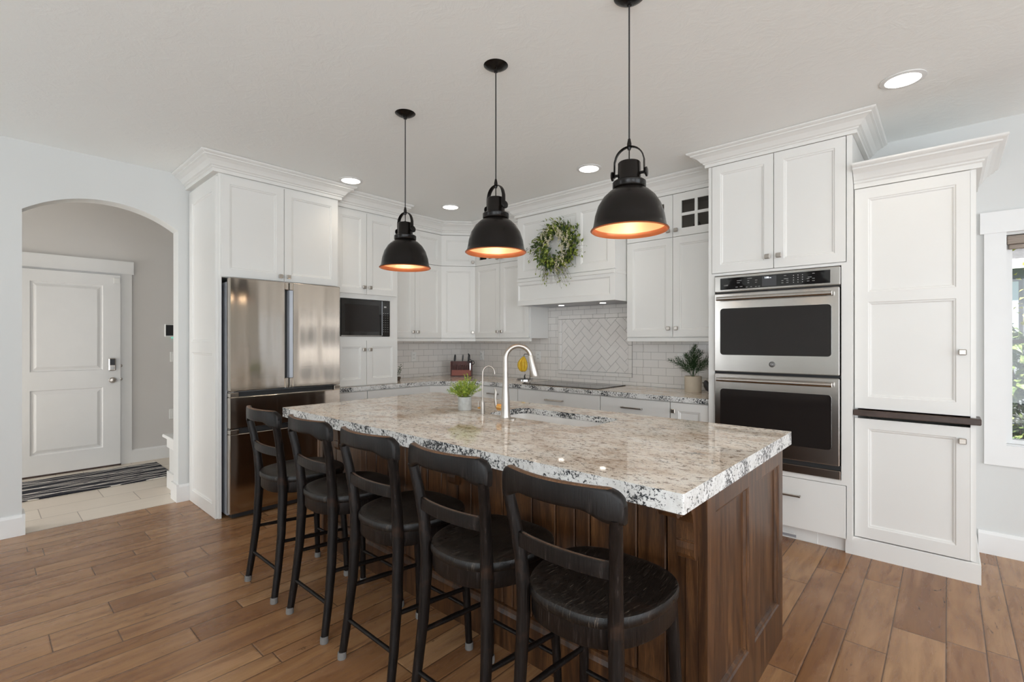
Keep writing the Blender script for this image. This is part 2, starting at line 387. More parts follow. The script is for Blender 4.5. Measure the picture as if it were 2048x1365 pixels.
def _rug():
    n = NT('rug_pattern'); v = n.obj(); sp = n.n('ShaderNodeSeparateXYZ', ins={0: v}); x, y = sp.outputs[0], sp.outputs[1]
    ln = None
    for k, (a, b, f) in enumerate(((.20, .17, 0), (-.16, .21, .4), (.07, .15, .7), (-.26, .26, .2))):
        t = n.math('ADD', n.math('DIVIDE', n.math('ADD', x, n.math('MULTIPLY', y, a)), b), 40.0 + f)
        q = n.math('ABSOLUTE', n.math('SUBTRACT', n.math('FRACT', t), .5)); l = n.math('LESS_THAN', q, .036 * .15 / b)
        ln = l if ln is None else n.math('MAXIMUM', ln, l)
    n.set(color=n.mix(ln, (.010, .011, .020), (.78, .74, .69)), rough=.95, normal=n.bump(n.noise(v, 400, 2), .5, .002)); return n.m
M['rug'] = _rug()
M['redwood'] = plain('red_stained_wood', (.085, .018, .011), .45, var=.3, scale=30); M['pinkwood'] = plain('pink_label_panel', (.32, .11, .085), .6)
M['banana'] = plain('banana_skin', (.78, .50, .035), .5, var=.15, scale=25)
M['btip'] = plain('banana_tip', (.06, .045, .02), .7)
M['cpot'] = plain('concrete_pot', (.50, .51, .50), .8, var=.12, scale=40); M['spot'] = plain('cream_stone_pot', (.62, .54, .43), .7, var=.06, scale=12)
M['soil'] = plain('soil', (.03, .02, .015), .95)
def leafm(name, a, b, r=.5):
    n = NT(name); f = n.noise(n.obj(), 35, 2); n.set(color=n.ramp(f, [(.35, a), (.65, b)]), rough=r, trans=0.0); return n.m
M['gl'] = leafm('bright_green_leaf', (.16, .30, .02), (.48, .56, .08)); M['gf'] = leafm('deep_green_needle', (.012, .05, .012), (.04, .10, .025))
M['gw'] = leafm('olive_leaf', (.09, .15, .02), (.36, .40, .07)); M['gw2'] = leafm('dark_wreath_leaf', (.03, .06, .02), (.08, .12, .04)); M['wflower'] = leafm('cream_berry', (.55, .50, .33), (.80, .74, .55))
M['twig'] = plain('brown_twig', (.11, .07, .045), .8)
M['bushl'] = leafm('hedge_leaf', (.025, .06, .012), (.20, .25, .08)); M['bushy'] = leafm('yellow_leaf', (.28, .27, .03), (.42, .38, .08))
M['siding'] = plain('house_siding', (.13, .14, .155), .7); M['shingle'] = plain('roof_shingle', (.075, .075, .08), .9, var=.3, scale=30)
def _grass():
    n = NT('lawn'); v = n.obj(); n.set(color=n.ramp(n.noise(v, 30, 4), [(.3, (.04, .09, .02)), (.7, (.12, .20, .05))]), rough=.9); return n.m
M['lawn'] = _grass()
def _shade():
    n = NT('woven_shade'); v = n.obj(); g = n.noise(n.mapv(v, (3, 3, 160)), 2, 4)
    n.set(color=n.ramp(g, [(.35, (.20, .16, .13)), (.65, (.42, .36, .31))]), rough=.85, normal=n.bump(g, .5, .002)); return n.m
M['shade'] = _shade()

# ------------------------------------------------------------------ room shell
H = 2.75; XL = -4.79; YB = 4.31
S(MB().box(-4.80, 3.8, -4.3, 4.46, -.10, 0).build('floor', M['floor']))
S(MB().box(-4.6, 3.4, -3.95, -1.3, .0005, .014, .004).build('floor_bounce', plain('pale_bounce', (.74, .77, .78), .95)))  # unseen pale sheet, added to bounce neutral light up to the ceiling
S(MB().box(-6.9, -4.80, -2.0, 4.0, -.10, 0).build('floor', M['htile']))
S(MB().box(-4.94, 3.95, -4.45, 4.60, H, H+.50).build('ceiling', M['ceil']))
S(MB().box(-7.0, -4.9405, -2.2, 4.2, 3.10, 3.25).build('ceiling_hall', M['ceil']))
# left wall with the arched opening
m = MB(); y0, y1, zs, zt = .218, 1.139, 2.272, 2.425; x0, x1 = -4.94, XL
m.box(x0, x1, -4.3, y0, 0, H); m.box(x0, x1, y1, 4.31, 0, H)
N = 28; c = (y0+y1)/2; hw = (y1-y0)/2; rise = zt-zs; rad = (hw*hw+rise*rise)/(2*rise)
arc = [(y0 + (y1-y0)*k/N, zt-rad+math.sqrt(rad*rad-(y0+(y1-y0)*k/N-c)**2)) for k in range(N+1)]
for (a, b) in zip(arc, arc[1:]):
    m.prism([a, b, (b[0], H), (a[0], H)], x0, x1, 0)
S(m.build('wall_left', M['wall']))
# back wall with the window opening
wx0, wx1, wz0, wz1 = .272, 1.75, .70, 2.012
m = MB().box(-4.94, wx0, YB, YB+.15, 0, H).box(wx1, 2.15, YB, YB+.15, 0, H).box(3.45, 3.8, YB, YB+.15, 0, H).box(2.15, 3.45, YB, YB+.15, 0, wz0).box(2.15, 3.45, YB, YB+.15, wz1, H).box(wx0, wx1, YB, YB+.15, 0, wz0).box(wx0, wx1, YB, YB+.15, wz1, H)
S(m.build('wall_back', M['wall']))
def wall_openings(name, fr, u0, u1, wins, z0, z1):
    m = MB(fr); u = u0
    for a, b in wins:
        m.box(u, a, 0, .15, 0, H).box(a, b, 0, .15, 0, z0).box(a, b, 0, .15, z1, H); u = b
    m.box(u, u1, 0, .15, 0, H); return S(m.build(name, M['wall']))
wall_openings('wall_front', lambda p: (p[0], -4.0-p[1], p[2]), -4.94, 3.8, [(-4.7, -3.95), (.0, 3.2)], .12, 2.58)
wall_openings('wall_right', lambda p: (3.6+p[1], p[0], p[2]), -4.0, 4.31, [(-2.8, -.2), (.3, 2.9)], .12, 2.5)
# windows of the far side of the room (seen only in reflections)
def plain_window(name, m_fr, a, b, z0, z1):
    f = MB(m_fr)
    for p, q, r_, s_ in ((a, a+.05, z0, z1), (b-.05, b, z0, z1), (a+.05, b-.05, z0, z0+.05), (a+.05, b-.05, z1-.05, z1), ((a+b)/2-.02, (a+b)/2+.02, z0+.05, z1-.05)):
        f.box(p, q, .04, .09, r_, s_)
    o = S(f.build(name, M['trimw'])); return o
k = 2
for a, b in [(-4.7, -3.95), (.0, 1.55), (1.6, 3.2)]:
    plain_window('window_%d' % k, lambda p: (p[0], -4.0-p[1], p[2]), a, b, .12, 2.58); k += 1
for a, b in [(-2.8, -.2), (.3, 2.9)]:
    plain_window('window_%d' % k, lambda p: (3.6+p[1], p[0], p[2]), a, b, .12, 2.5); k += 1
plain_window('window_%d' % k, lambda p: (p[0], YB+p[1], p[2]), 2.15, 3.45, wz0, wz1)
# entry hall beyond the arch
S(MB().box(-6.90, -6.73, -2.0, 4.0, 0, 3.10).build('wall_entry', _wall('wall_paint_hall_light', (.66, .64, .62))))  # wall paint with the hall's dim warm light put into its colour
S(MB().box(-6.73, -6.40, -2.15, -2.0, 0, 3.10).box(-5.30, -4.94, -2.15, -2.0, 0, 3.10).box(-6.40, -5.30, -2.15, -2.0, 0, .28).box(-6.40, -5.30, -2.15, -2.0, 1.62, 3.10).build('wall_hall_near', M['wall']))  # opening added in this wall to let the hall fill lamp in
plain_window('window_%d' % (k+1), lambda p: (p[0], -2.0-p[1], p[2]), -6.40, -5.30, .28, 1.62)  # added window frame, unseen, around the fill lamp's opening
S(MB().box(-6.73, -4.94, 4.0, 4.15, 0, 3.10).build('wall_hall_far', M['wall']))
# low stair wall behind the arch jamb
S(MB().box(-5.34, -4.96, 1.20, 1.60, 0, .37).build('wall_stair', M['wall']))
S(MB().box(-5.36, -4.96, 1.185, 1.60, .371, .46).box(-5.39, -4.96, 1.155, 1.60, .461, .49, .006).build('trim_1', M['trimw']))
S(MB().box(-5.357, -4.96, 1.184, 1.199, 0, .15).box(-5.357, -5.341, 1.199, 1.60, 0, .15).build('baseboard_stair', M['trimw']))
def base(name, fr, runs, h=.145, t=.018):
    m = MB(fr)
    for a, b in runs:
        m.prism([(0, 0), (t, 0), (t, h-.02), (t*.55, h), (0, h)], a, b, 0)
    return S(m.build(name, M['trimw']))
fL = lambda p: (XL+p[1], p[0], p[2])
base('baseboard_left', fL, [(-4.0, y0), (y1, 1.227)])
m = MB(); h_ = .145
m.box(x0+.0, XL, y0, y0+.016, 0, h_).box(x0, XL, y1-.016, y1, 0, h_).box(x0-.016, x0, -2.0, y0+.016, 0, h_).box(x0-.016, x0, y1-.016, 4, 0, h_)
m.box(XL, XL+.018, y0, y0+.016, 0, h_).box(XL, XL+.018, y1-.016, y1, 0, h_)
S(m.build('baseboard_arch', M['trimw']))
base('baseboard_back', lambda p: (p[0], YB-p[1], p[2]), [(.145, 3.6)])
base('baseboard_right', lambda p: (3.6-p[1], p[0], p[2]), [(-4.0, 4.31)])
base('baseboard_front', lambda p: (p[0], -4.0+p[1], p[2]), [(XL, 3.6)])
base('baseboard_entry', lambda p: (-6.73+p[1], p[0], p[2]), [(-2.0, .02), (1.162, 4.0)])

# entry door
fE = fr_left(-6.73)
dY0, dY1, dZ = .205, 1.058, 2.062
m = MB(fE).box(dY0-.11, dY0-.005, 0, .018, 0, 2.083).box(dY1+.005, 1.162, 0, .018, 0, 2.083).box(dY0-.125, 1.178, 0, .026, 2.083, 2.222).box(dY0-.005, dY1+.005, 0, .010, dZ+.006, 2.083)
S(m.build('trim_2', M['trimw']))
S(MB(fE).box(dY0-.005, dY1+.005, 0, .05, .0, .018).build('trim_3', M['ledgewood']))
def panelled(m, u0, u1, z0, z1, ops, th, back=0.0, prof=None):     # a slab with sunk or raised panels in the openings
    us = sorted(set([u0, u1] + [o[0] for o in ops] + [o[1] for o in ops])); zs_ = sorted(set([z0, z1] + [o[2] for o in ops] + [o[3] for o in ops]))
    inside = lambda u, z: any(o[0] < u < o[1] and o[2] < z < o[3] for o in ops)
    vs = {}; V = []; F = []
    def vi(u, z):
        if (u, z) not in vs: vs[u, z] = len(V); V.append((u, th, z))
        return vs[u, z]
    for a, b in zip(us, us[1:]):
        for c_, d in zip(zs_, zs_[1:]):
            if not inside((a+b)/2, (c_+d)/2): F.append((vi(a, c_), vi(b, c_), vi(b, d), vi(a, d)))
    m.add(V, F)
    m.add([(u0, back, z0), (u1, back, z0), (u1, back, z1), (u0, back, z1), (u0, th, z0), (u1, th, z0), (u1, th, z1), (u0, th, z1)],
          [(0,1,2,3), (0,1,5,4), (1,2,6,5), (2,3,7,6), (3,0,4,7)])
    for o in ops:
        m.rings(o[0], o[1], o[2], o[3], prof or [(0, th), (.004, th-.004), (.011, th-.005), (.015, th-.010), (.02, th-.011)])
door = panelled
m = MB(fE)
RP = [(0, .045), (.008, .033), (.020, .033), (.044, .042), (.048, .043)]
panelled(m, dY0, dY1, .012, dZ, [(.358, .912, 1.042, 1.945), (.358, .912, .215, .858)], .045, .0, RP)
dr = S(m.build('door_1', M['trimw']))
o = MB(fE).box(.955, 1.015, .045, .075, 1.03, 1.165, .008).build('deadbolt_lock', M['nickel'], dr)
MB(fE).box(.963, 1.007, .073, .078, 1.09, 1.158, .002).build('keypad', M['black'], dr)
m = MB(fE); m.lathe([(.0, .079), (.019, .079), (.019, .075)], (0, 0, 0), 20, 'y'); m.v = [(x, y+.985, z+1.062) for x, y, z in m.v]; m.build('thumb_turn', M['chrome'], dr, 40)
m = MB(); m.lathe([(.028, 0), (.028, .008), (.011, .012), (.011, .03), (.024, .036), (.030, .052), (.022, .066), (0, .07)], (-6.685, .985, .93), 24, 'x'); m.build('door_knob', M['nickel'], dr, 40)
for z in (1.08, .935): MB().lathe([(.0, 0), (.017, .0), (.014, .012), (0, .014)], (-6.712, 1.064, z), 16, 'x').build('strike_plate', M['nickel'], dr, 40)
MB(fE).box(1.0, 1.055, .045, .055, 1.97, 2.03, .003).build('door_sensor', M['plate'], dr)

tag(top_origin(MB().box(-6.52, -5.745, .02, 1.345, .001, .011, .003).build('rug', M['rug']), (-6.13, .68, .001)), 'navy runner rug with thin crossing cream lines in front of the entry door', 'rug')
t = T('thermostat', 'small white wall panel with a black screen and teal glow in the entry hall', 'thermostat', (-6.73, 1.515, 1.40))
MB(fE).box(1.463, 1.575, .002, .022, 1.395, 1.548, .008).build('housing', M['plate'], t)
MB(fE).box(1.474, 1.564, .022, .024, 1.412, 1.536).build('screen', M['black'], t)
MB(fE).box(1.53, 1.56, .003, .018, 1.383, 1.392).build('indicator_light', M['teal'], t)
def plate(name, label, cat, fr, u, z, gang=1, kind='switch', wd=.072, hh=.116, grp=None):
    m = MB(fr); p = fr((u, 0, z-hh/2)); t = T(name, label, cat, p, grp)
    m.box(u-wd/2, u+wd/2, .001, .007, z-hh/2, z+hh/2, .003); m.build('cover_plate', M['plate'], t)
    if kind == 'switch': MB(fr).box(u-.017, u+.017, .006, .011, z-.034, z+.034, .002).build('rocker', M['plate'], t)
    else:
        for dz in (-.021, .021):
            s_ = MB(fr).box(u-.017, u+.017, .006, .009, z+dz-.014, z+dz+.014, .003).build('socket', M['plate'], t)
            MB(fr).box(u-.008, u-.005, .0091, .0095, z+dz-.004, z+dz+.006).box(u+.005, u+.008, .0091, .0095, z+dz-.004, z+dz+.006).build('slot', M['dark'], s_)
plate('light_switch', 'white rocker light switch below the thermostat in the entry hall', 'switch', fE, 1.555, 1.165)
plate('light_switch', 'low white wall plate just above the stair cap in the entry hall', 'switch', fE, 1.545, .50)

# window, shade and casing on the right
fB = fr_back(YB)
S(MB(fB).box(.172, wx0, 0, .02, wz0-.13, 2.028).box(wx1, wx1+.1, 0, .02, wz0-.13, 2.028).box(wx0, wx1, 0, .02, wz0-.13, wz0).box(.153, wx1+.12, 0, .028, 2.028, 2.162).build('trim_4', M['trimw']))
wn = S(MB(fB).box(wx0, wx0+.03, -.11, -.05, wz0, wz1).box(wx1-.03, wx1, -.11, -.05, wz0, wz1).box(wx0+.03, wx1-.03, -.11, -.05, wz0, wz0+.03).box(wx0+.03, wx1-.03, -.11, -.05, wz1-.03, wz1)
       .box(wx0, wx1, -.05, -.0, wz0, wz0+.006).build('window_1', M['trimw']))
MB(fB).box(wx0+.03, wx1-.03, -.083, -.077, wz0+.03, wz1-.03).build('window_pane', M['glass'], wn)
MB(fB).box(wx0+.03, wx1-.03, -.095, -.065, 1.335, 1.36).build('meeting_rail', plain('grey_rail', (.3, .31, .32), .5), wn)
t = T('window_shade', 'folded woven brown roman shade at the top of the window', 'window shade', (1.0, 4.33, 1.9))
MB(fB).box(wx0+.004, wx1-.004, -.05, -.005, 1.955, wz1-.005, .004).build('valance', M['shade'], t)
MB(fB).box(wx0+.012, wx1-.012, -.048, -.018, 1.925, 1.953, .004).build('folded_fabric', M['shade'], t)

# ------------------------------------------------------------------ cabinets
SEQ = {}
def knob(fr, u, z, w0, par, mat='nickel'):
    m = MB(fr); m.box(u-.006, u+.006, w0, w0+.014, z-.006, z+.006); m.box(u-.017, u+.017, w0+.013, w0+.026, z-.016, z+.016, .004)
    m.build('knob', M[mat], par, label=None)
def pull(fr, u0, u1, z, w0, par):
    m = MB(fr)
    for u in (u0+.008, u1-.008): m.box(u-.005, u+.005, w0, w0+.028, z-.005, z+.005)
    m.box(u0, u1, w0+.022, w0+.032, z-.006, z+.006, .002).build('handle', M['nickel'], par)
G = .0022
def shaker(fr, u0, u1, z0, z1, par, kn=None, st=.058, ops=None, name='door', w0=.001, flat=False, mat='cab'):
    m = MB(fr); u0 += G; u1 -= G; z0 += G; z1 -= G
    if flat: m.box(u0, u1, w0, w0+.020, z0, z1, .002)
    else: panelled(m, u0, u1, z0, z1, ops or [(u0+st, u1-st, z0+st, z1-st)], w0+.021, w0)
    d = m.build(name, M[mat], par)
    if kn: knob(fr, kn[0], kn[1], w0+.021, d)
    return d
def glassdoor(fr, u0, u1, z0, z1, par, kn, st=.075):
    m = MB(fr); u0 += G; u1 -= G; z0 += G; z1 -= G; w0, w1 = .001, .021; uc, zc = (u0+u1)/2, (z0+z1)/2
    a, b, c_, d_ = u0+st, u1-st, z0+st*.86, z1-st*.86
    m.box(u0, a, w0, w1, z0, z1).box(b, u1, w0, w1, z0, z1).box(a, b, w0, w1, z0, c_).box(a, b, w0, w1, d_, z1)
    m.box(uc-.012, uc+.012, w0, w1-.003, c_, d_).box(a, uc-.012, w0, w1-.003, zc-.012, zc+.012).box(uc+.012, b, w0, w1-.003, zc-.012, zc+.012)
    d = m.build('door', M['cab'], par)
    MB(fr).box(a, b, w0+.004, w0+.007, c_, d_).build('glass_pane', M['cglass'], d); knob(fr, kn[0], kn[1], w1, d)
    return d
def carcass(m, u0, u1, dep, z0, z1, shelves=(), t=.018, top=True, bottom=True, back=True):
    m.box(u0, u0+t, -dep, 0, z0, z1).box(u1-t, u1, -dep, 0, z0, z1)
    if bottom: m.box(u0+t, u1-t, -dep, 0, z0, z0+t)
    if top: m.box(u0+t, u1-t, -dep, 0, z1-t, z1)
    if back: m.box(u0+t, u1-t, -dep, -dep+.008, z0+t, z1-t)
    for z in shelves: m.box(u0+t, u1-t, -dep+.008, 0, z, z+t)
    return m
def crown_prof(z0, z1, scale=1.0):
    h = z1-z0; P = [(-.02, 0), (.024, 0), (.024, .20), (.034, .25), (.034, .31), (.045, .36), (.052, .45), (.066, .60), (.088, .72), (.100, .76), (.100, .82), (.116, .88), (.122, .93), (.122, 1.0), (-.02, 1.0)]
    return [(o*scale if o > 0 else o, z0+z*h) for o, z in P]
fF = fr_left(-4.103); D = .686
e = .001
# fridge enclosure
t = T('fridge_cabinet', 'tall white cabinet surrounding the refrigerator with panelled left side and crown moulding', 'cabinet', (XL+.35, 1.72, 0))
Y0, Y1 = 1.232, 2.20
m = MB(fF); m.box(Y0, Y0+.022, -D, 0, 0, 2.64).box(Y1-.018, Y1, -D, 0, 0, 2.64).box(Y0+.022, Y1-.018, -D, 0, 1.838, 1.856).box(Y0+.022, Y1-.018, -D, 0, 2.61, 2.64).box(Y0+.022, Y1-.018, -D, -D+.01, 1.856, 2.61)
m.build('carcass', M['cab'], t)
fS = lambda p: (XL+p[0], Y0-p[1], p[2])               # side panel faces the camera
m = MB(fS); panelled(m, .012, .680, .002, 2.60, [(.09, .60, .10, 1.255), (.09, .60, 1.345, 2.50)], .018, .0005); m.build('side_panel', M['cab'], t)
shaker(fF, Y0+.012, 1.712, 1.84, 2.612, t, (1.68, 1.882)); shaker(fF, 1.712, Y1-.012, 1.84, 2.612, t, (1.744, 1.882))
MB().sweep(crown_prof(2.625, 2.748), [(XL+.001, Y0-.019), (-4.103, Y0-.019), (-4.103, Y1), (-4.20, Y1)][::1]).build('crown_moulding', M['cab'], t)

# microwave tower
fM = fr_left(-4.20); Dm = .589
t = T('microwave_cabinet', 'white tall wall cabinet between refrigerator and corner with a microwave niche', 'cabinet', (XL+.3, 2.55, .917))
Ya, Yb = 2.202, 2.902
m = MB(fM); carcass(m, Ya, Yb, Dm, .9165, 2.60, (1.352, 1.795)); m.box(Ya+.018, Yb-.018, -.02, 0, 1.37, 1.393).box(2.812, Yb-.018, -.10, 0, 1.393, 1.755).box(Ya+.018, 2.272, -.10, 0, 1.393, 1.755).box(Ya+.018, Yb-.018, -.10, 0, 1.755, 1.795)
m.build('carcass', M['cab'], t)
sp = 2.536
shaker(fM, Ya+.012, sp, 1.80, 2.585, t, (sp-.034, 1.868)); shaker(fM, sp, Yb-.012, 1.80, 2.585, t, (sp+.034, 1.868))
shaker(fM, Ya+.012, sp, .925, 1.355, t, (sp-.034, 1.268)); shaker(fM, sp, Yb-.012, .925, 1.355, t, (sp+.034, 1.268))
MB().sweep(crown_prof(2.60, 2.748), [(-4.20, Ya+.001), (-4.20, Yb), (-4.46, Yb)]).build('crown_moulding', M['cab'], t)
t = T('microwave', 'black built-in microwave oven in the niche above the small doors', 'microwave', (-4.35, 2.54, 1.394))
MB(fM).box(2.276, 2.808, -.40, -.005, 1.394, 1.752).build('body', M['black'], t)
d = MB(fM).box(2.276, 2.712, -.004, .012, 1.396, 1.751, .004).build('oven_door', M['blackg'], t)
MB(fM).box(2.31, 2.68, .012, .014, 1.44, 1.70).build('door_window', M['ovenw'], d)
m = MB(fM).box(2.714, 2.808, -.004, .012, 1.396, 1.751, .004); m.mt = 1
for i in range(9):
    for j in range(3): m.box(2.728+j*.024, 2.737+j*.024, .012, .0127, 1.44+i*.023, 1.4432+i*.023)
c_ = m.build('control_panel', [M['blackg'], M['markw']], t)
MB(fM).box(2.737, 2.763, .012, .0128, 1.682, 1.696).build('brand_mark', M['markw'], c_)
MB(fM).box(2.276, 2.712, .012, .016, 1.396, 1.404).build('bottom_trim', M['steel'], d)

# left wall uppers
fU = fr_left(-4.46); Du = .329; ZB = 1.385; ZM = 2.235; ZT = 2.60
t = T('upper_cabinet', 'white double-door wall cabinet between the microwave tower and the corner cabinet', 'cabinet', (-4.62, 3.29, 1.345))
carcass(MB(fU), Yb+.001, 3.688, Du, ZB-.005, 2.625).build('carcass', M['cab'], t)
MB(fU).box(Yb+.001, 3.688, -.02, .012, 1.345, ZB-.006, .003).build('light_rail', M['cab'], t)
for z0, z1, kz in ((ZB, ZM, 1.452), (ZM, ZT, 2.285)):
    shaker(fU, Yb+.012, 3.302, z0, z1, t, (3.272, kz)); shaker(fU, 3.302, 3.684, z0, z1, t, (3.336, kz))
MB().sweep(crown_prof(2.603, 2.748), [(-4.46, Yb+.001), (-4.46, 3.690-.0005)]).build('crown_moulding', M['cab'], t)
# diagonal corner
A0 = (-4.458, 3.692); A1 = (-4.188, 3.998); ang = math.atan2(A1[1]-A0[1], A1[0]-A0[0]); Ld = math.hypot(A1[0]-A0[0], A1[1]-A0[1])
fD = fr_diag(A0[0], A0[1], ang)
t = T('corner_wall_cabinet', 'white diagonal corner wall cabinet with one tall and one small door', 'cabinet', (-4.6, 4.1, 1.345))
m = MB(); poly = [A0, A1, (-4.188, 4.309), (-4.789, 4.309), (-4.789, 3.692)]
m.prism(poly, ZB-.005, 2.60); m.build('carcass', M['cab'], t)
MB(fD).box(.0, Ld, -.02, .012, 1.345, ZB-.006, .003).build('light_rail', M['cab'], t)
shaker(fD, .002, Ld-.002, ZB, ZM, t, (Ld-.034, 1.452)); shaker(fD, .002, Ld-.002, ZM, ZT, t, (Ld-.034, 2.285))
MB(fD).sweep(crown_prof(2.603, 2.748), [(0, 0), (Ld, 0)][::-1]).build('crown_moulding', M['cab'], t)
# back wall uppers left of the hood
fV = fr_back(4.0); Dv = .309
def upper(lbl, a, b, s, kx0, kx1, rail, crownp):
    t = T('upper_cabinet', lbl, 'cabinet', ((a+b)/2, 4.15, 1.345))
    carcass(MB(fV), a, b, Dv, ZB-.005, 2.605, (ZM-.009,)).build('carcass', M['cab'], t)
    MB(fV).box(rail[0], rail[1], -.02, .012, 1.345, ZB-.006, .003).build('light_rail', M['cab'], t)
    shaker(fV, a+.004, s, ZB, ZM, t, (s-.034, 1.458)); shaker(fV, s, b-.012, ZB, ZM, t, (s+.034, 1.458))
    glassdoor(fV, a+.004, s, ZM, ZT, t, (s-.034, 2.29)); glassdoor(fV, s, b-.012, ZM, ZT, t, (s+.034, 2.29))
    MB(fV).sweep(crown_prof(2.603, 2.748), crownp[::-1]).build('crown_moulding', M['cab'], t)
    return t
upper('white wall cabinet between the corner cabinet and the hood with glass top doors', -4.186, -3.330, -3.768, 0, 0, (-4.186, -3.330), [(-4.186, 0), (-3.332, 0)])
upper('white wall cabinet between the hood and the double oven with glass top doors', -2.178, -1.332, -1.741, 0, 0, (-2.178, -1.332), [(-2.178, 0), (-1.334, 0)])
# things behind the glass
for i, (x, h, r_, c0) in enumerate(((-1.60, .13, .035, 'redwood'), (-1.47, .16, .03, 'steeld'), (-3.98, .10, .04, 'steeld'))):
    g = MB().lathe([(0, 0), (r_*.7, 0), (r_, h*.4), (r_*.9, h*.8), (r_*.55, h), (r_*.45, h*.92), (0, h*.2)], (x, 4.16, 2.2445), 20).build('vase', M[c0], None, 40)
    tag(top_origin(g, (x, 4.16, 2.2445)), ['brown vase behind the glass door next to the double oven', 'grey vase behind the glass door nearest the double oven', 'grey vase behind the glass door near the corner cabinet'][i], 'vase')

# hood
fH = fr_back(3.80)
t = T('range_hood', 'white panelled wood range hood cover above the cooktop', 'range hood', (-2.755, 4.05, 1.715))
hx0, hx1 = -3.328, -2.182
m = MB(fH); m.box(hx0, hx0+.02, -.509, 0, 1.965, 2.62).box(hx1-.02, hx1, -.509, 0, 1.965, 2.62).box(hx0+.02, hx1-.02, -.02, 0, 1.965, 2.62).box(hx0+.02, hx1-.02, -.509, -.02, 2.60, 2.62)
m.build('chimney_box', M['cab'], t)
m = MB(fH); panelled(m, hx0, hx1, 1.995, 2.622, [(-3.255, -2.595, 2.065, 2.555), (-2.545, -2.258, 2.065, 2.555)], .018, .0005); m.build('front_panel', M['cab'], t)
m = MB(fH); panelled(m, hx0, hx1, 1.715, 1.955, [(hx0+.012, hx1-.05, 1.765, 1.925)], .020, .0005, [(0, .02), (.004, .016), (.012, .010)])
m.box(hx0, hx0+.02, -.509, 0, 1.715, 1.955).box(hx1-.02, hx1, -.509, 0, 1.715, 1.955); m.build('lower_apron', M['cab'], t)
MB(fH).box(hx0-.0005, hx1+.0025, -.509, .032, 1.955, 1.985, .003).build('ledge', M['cab'], t)
o = MB(fH).box(hx0+.02, hx1-.02, -.509, -.004, 1.722, 1.735).build('underside_insert', M['steeld'], t)
m = MB(fH)
for x in (-3.0, -2.5): m.lathe([(0, 1.7195), (.03, 1.7195), (.03, 1.7215)], (x, -.30, 0), 20)
m.build('hood_lamp', M['can'], o)
MB(fH).sweep(crown_prof(2.625, 2.748), [(hx0, -.199), (hx0, .018), (hx1, .018), (hx1, -.199)][::-1]).build('crown_moulding', M['cab'], t)

# oven tower
fO = fr_back(3.68); Do = .628
t = T('oven_cabinet', 'tall white cabinet holding the double wall oven', 'cabinet', (-.88, 4.0, 0))
ox0, ox1 = -1.325, -.442
m = MB(fO); m.box(ox0, ox0+.018, -Do, 0, .10, 2.64).box(ox1-.018, ox1, -Do, 0, .10, 2.64).box(ox0, ox0+.018, -Do, -.06, 0, .10).box(ox1-.018, ox1, -Do, -.076, 0, .10)
for z in (.10, .445, 1.838, 2.622): m.box(ox0+.018, ox1-.018, -Do, 0, z, z+.018)
m.box(ox0+.018, ox1-.018, -Do, -Do+.008, .118, 2.622)
m.box(ox0+.018, -1.280, -.02, .0, .463, 1.838).box(-.500, ox1-.018, -.02, 0, .463, 1.838)
m.build('carcass', M['cab'], t)
MB(fO).box(ox0, -1.302, .001, .018, .10, 2.64).box(-.471, ox1, .001, .018, .10, 2.64).box(-1.302, -.471, .001, .018, .4395, .468).box(-1.302, -.471, .001, .018, 1.829, 1.846).box(-1.302, -1.281, .001, .018, .468, 1.829).box(-.499, -.471, .001, .018, .468, 1.829).build('face_frame', M['cab'], t)
MB(fO).box(ox0+.018, ox1-.018, -.075, -.06, .0, .099).build('toe_kick', M['cab'], t)
shaker(fO, -1.300, -.885, 1.848, 2.640, t, (-.921, 1.932)); shaker(fO, -.885, -.473, 1.848, 2.640, t, (-.850, 1.932))
d = shaker(fO, -1.300, -.473, .103, .4385, t, None, flat=True, name='drawer'); pull(fO, -1.02, -.72, .322, .021, d)
MB(fO).sweep(crown_prof(2.642, 2.748, 1.05), [(ox0, -.319), (ox0, .001), (ox1, .001), (ox1, -.629)][::-1]).build('crown_moulding', M['cab'], t)
t = T('vacuum_inlet', 'small white toe-kick vacuum inlet plate below the oven drawer', 'vent', (-.74, 3.73, .004))
m = MB(fO).box(-.93, -.64, -.0595, -.056, .004, .088, .003); m.build('cover_plate', M['plate'], t)
MB(fO).box(-.90, -.765, -.0558, -.054, .012, .030).build('slot', M['steeld'], t); MB(fO).box(-.86, -.775, -.0535, -.049, .030, .044, .003).build('lever', M['plate'], t)

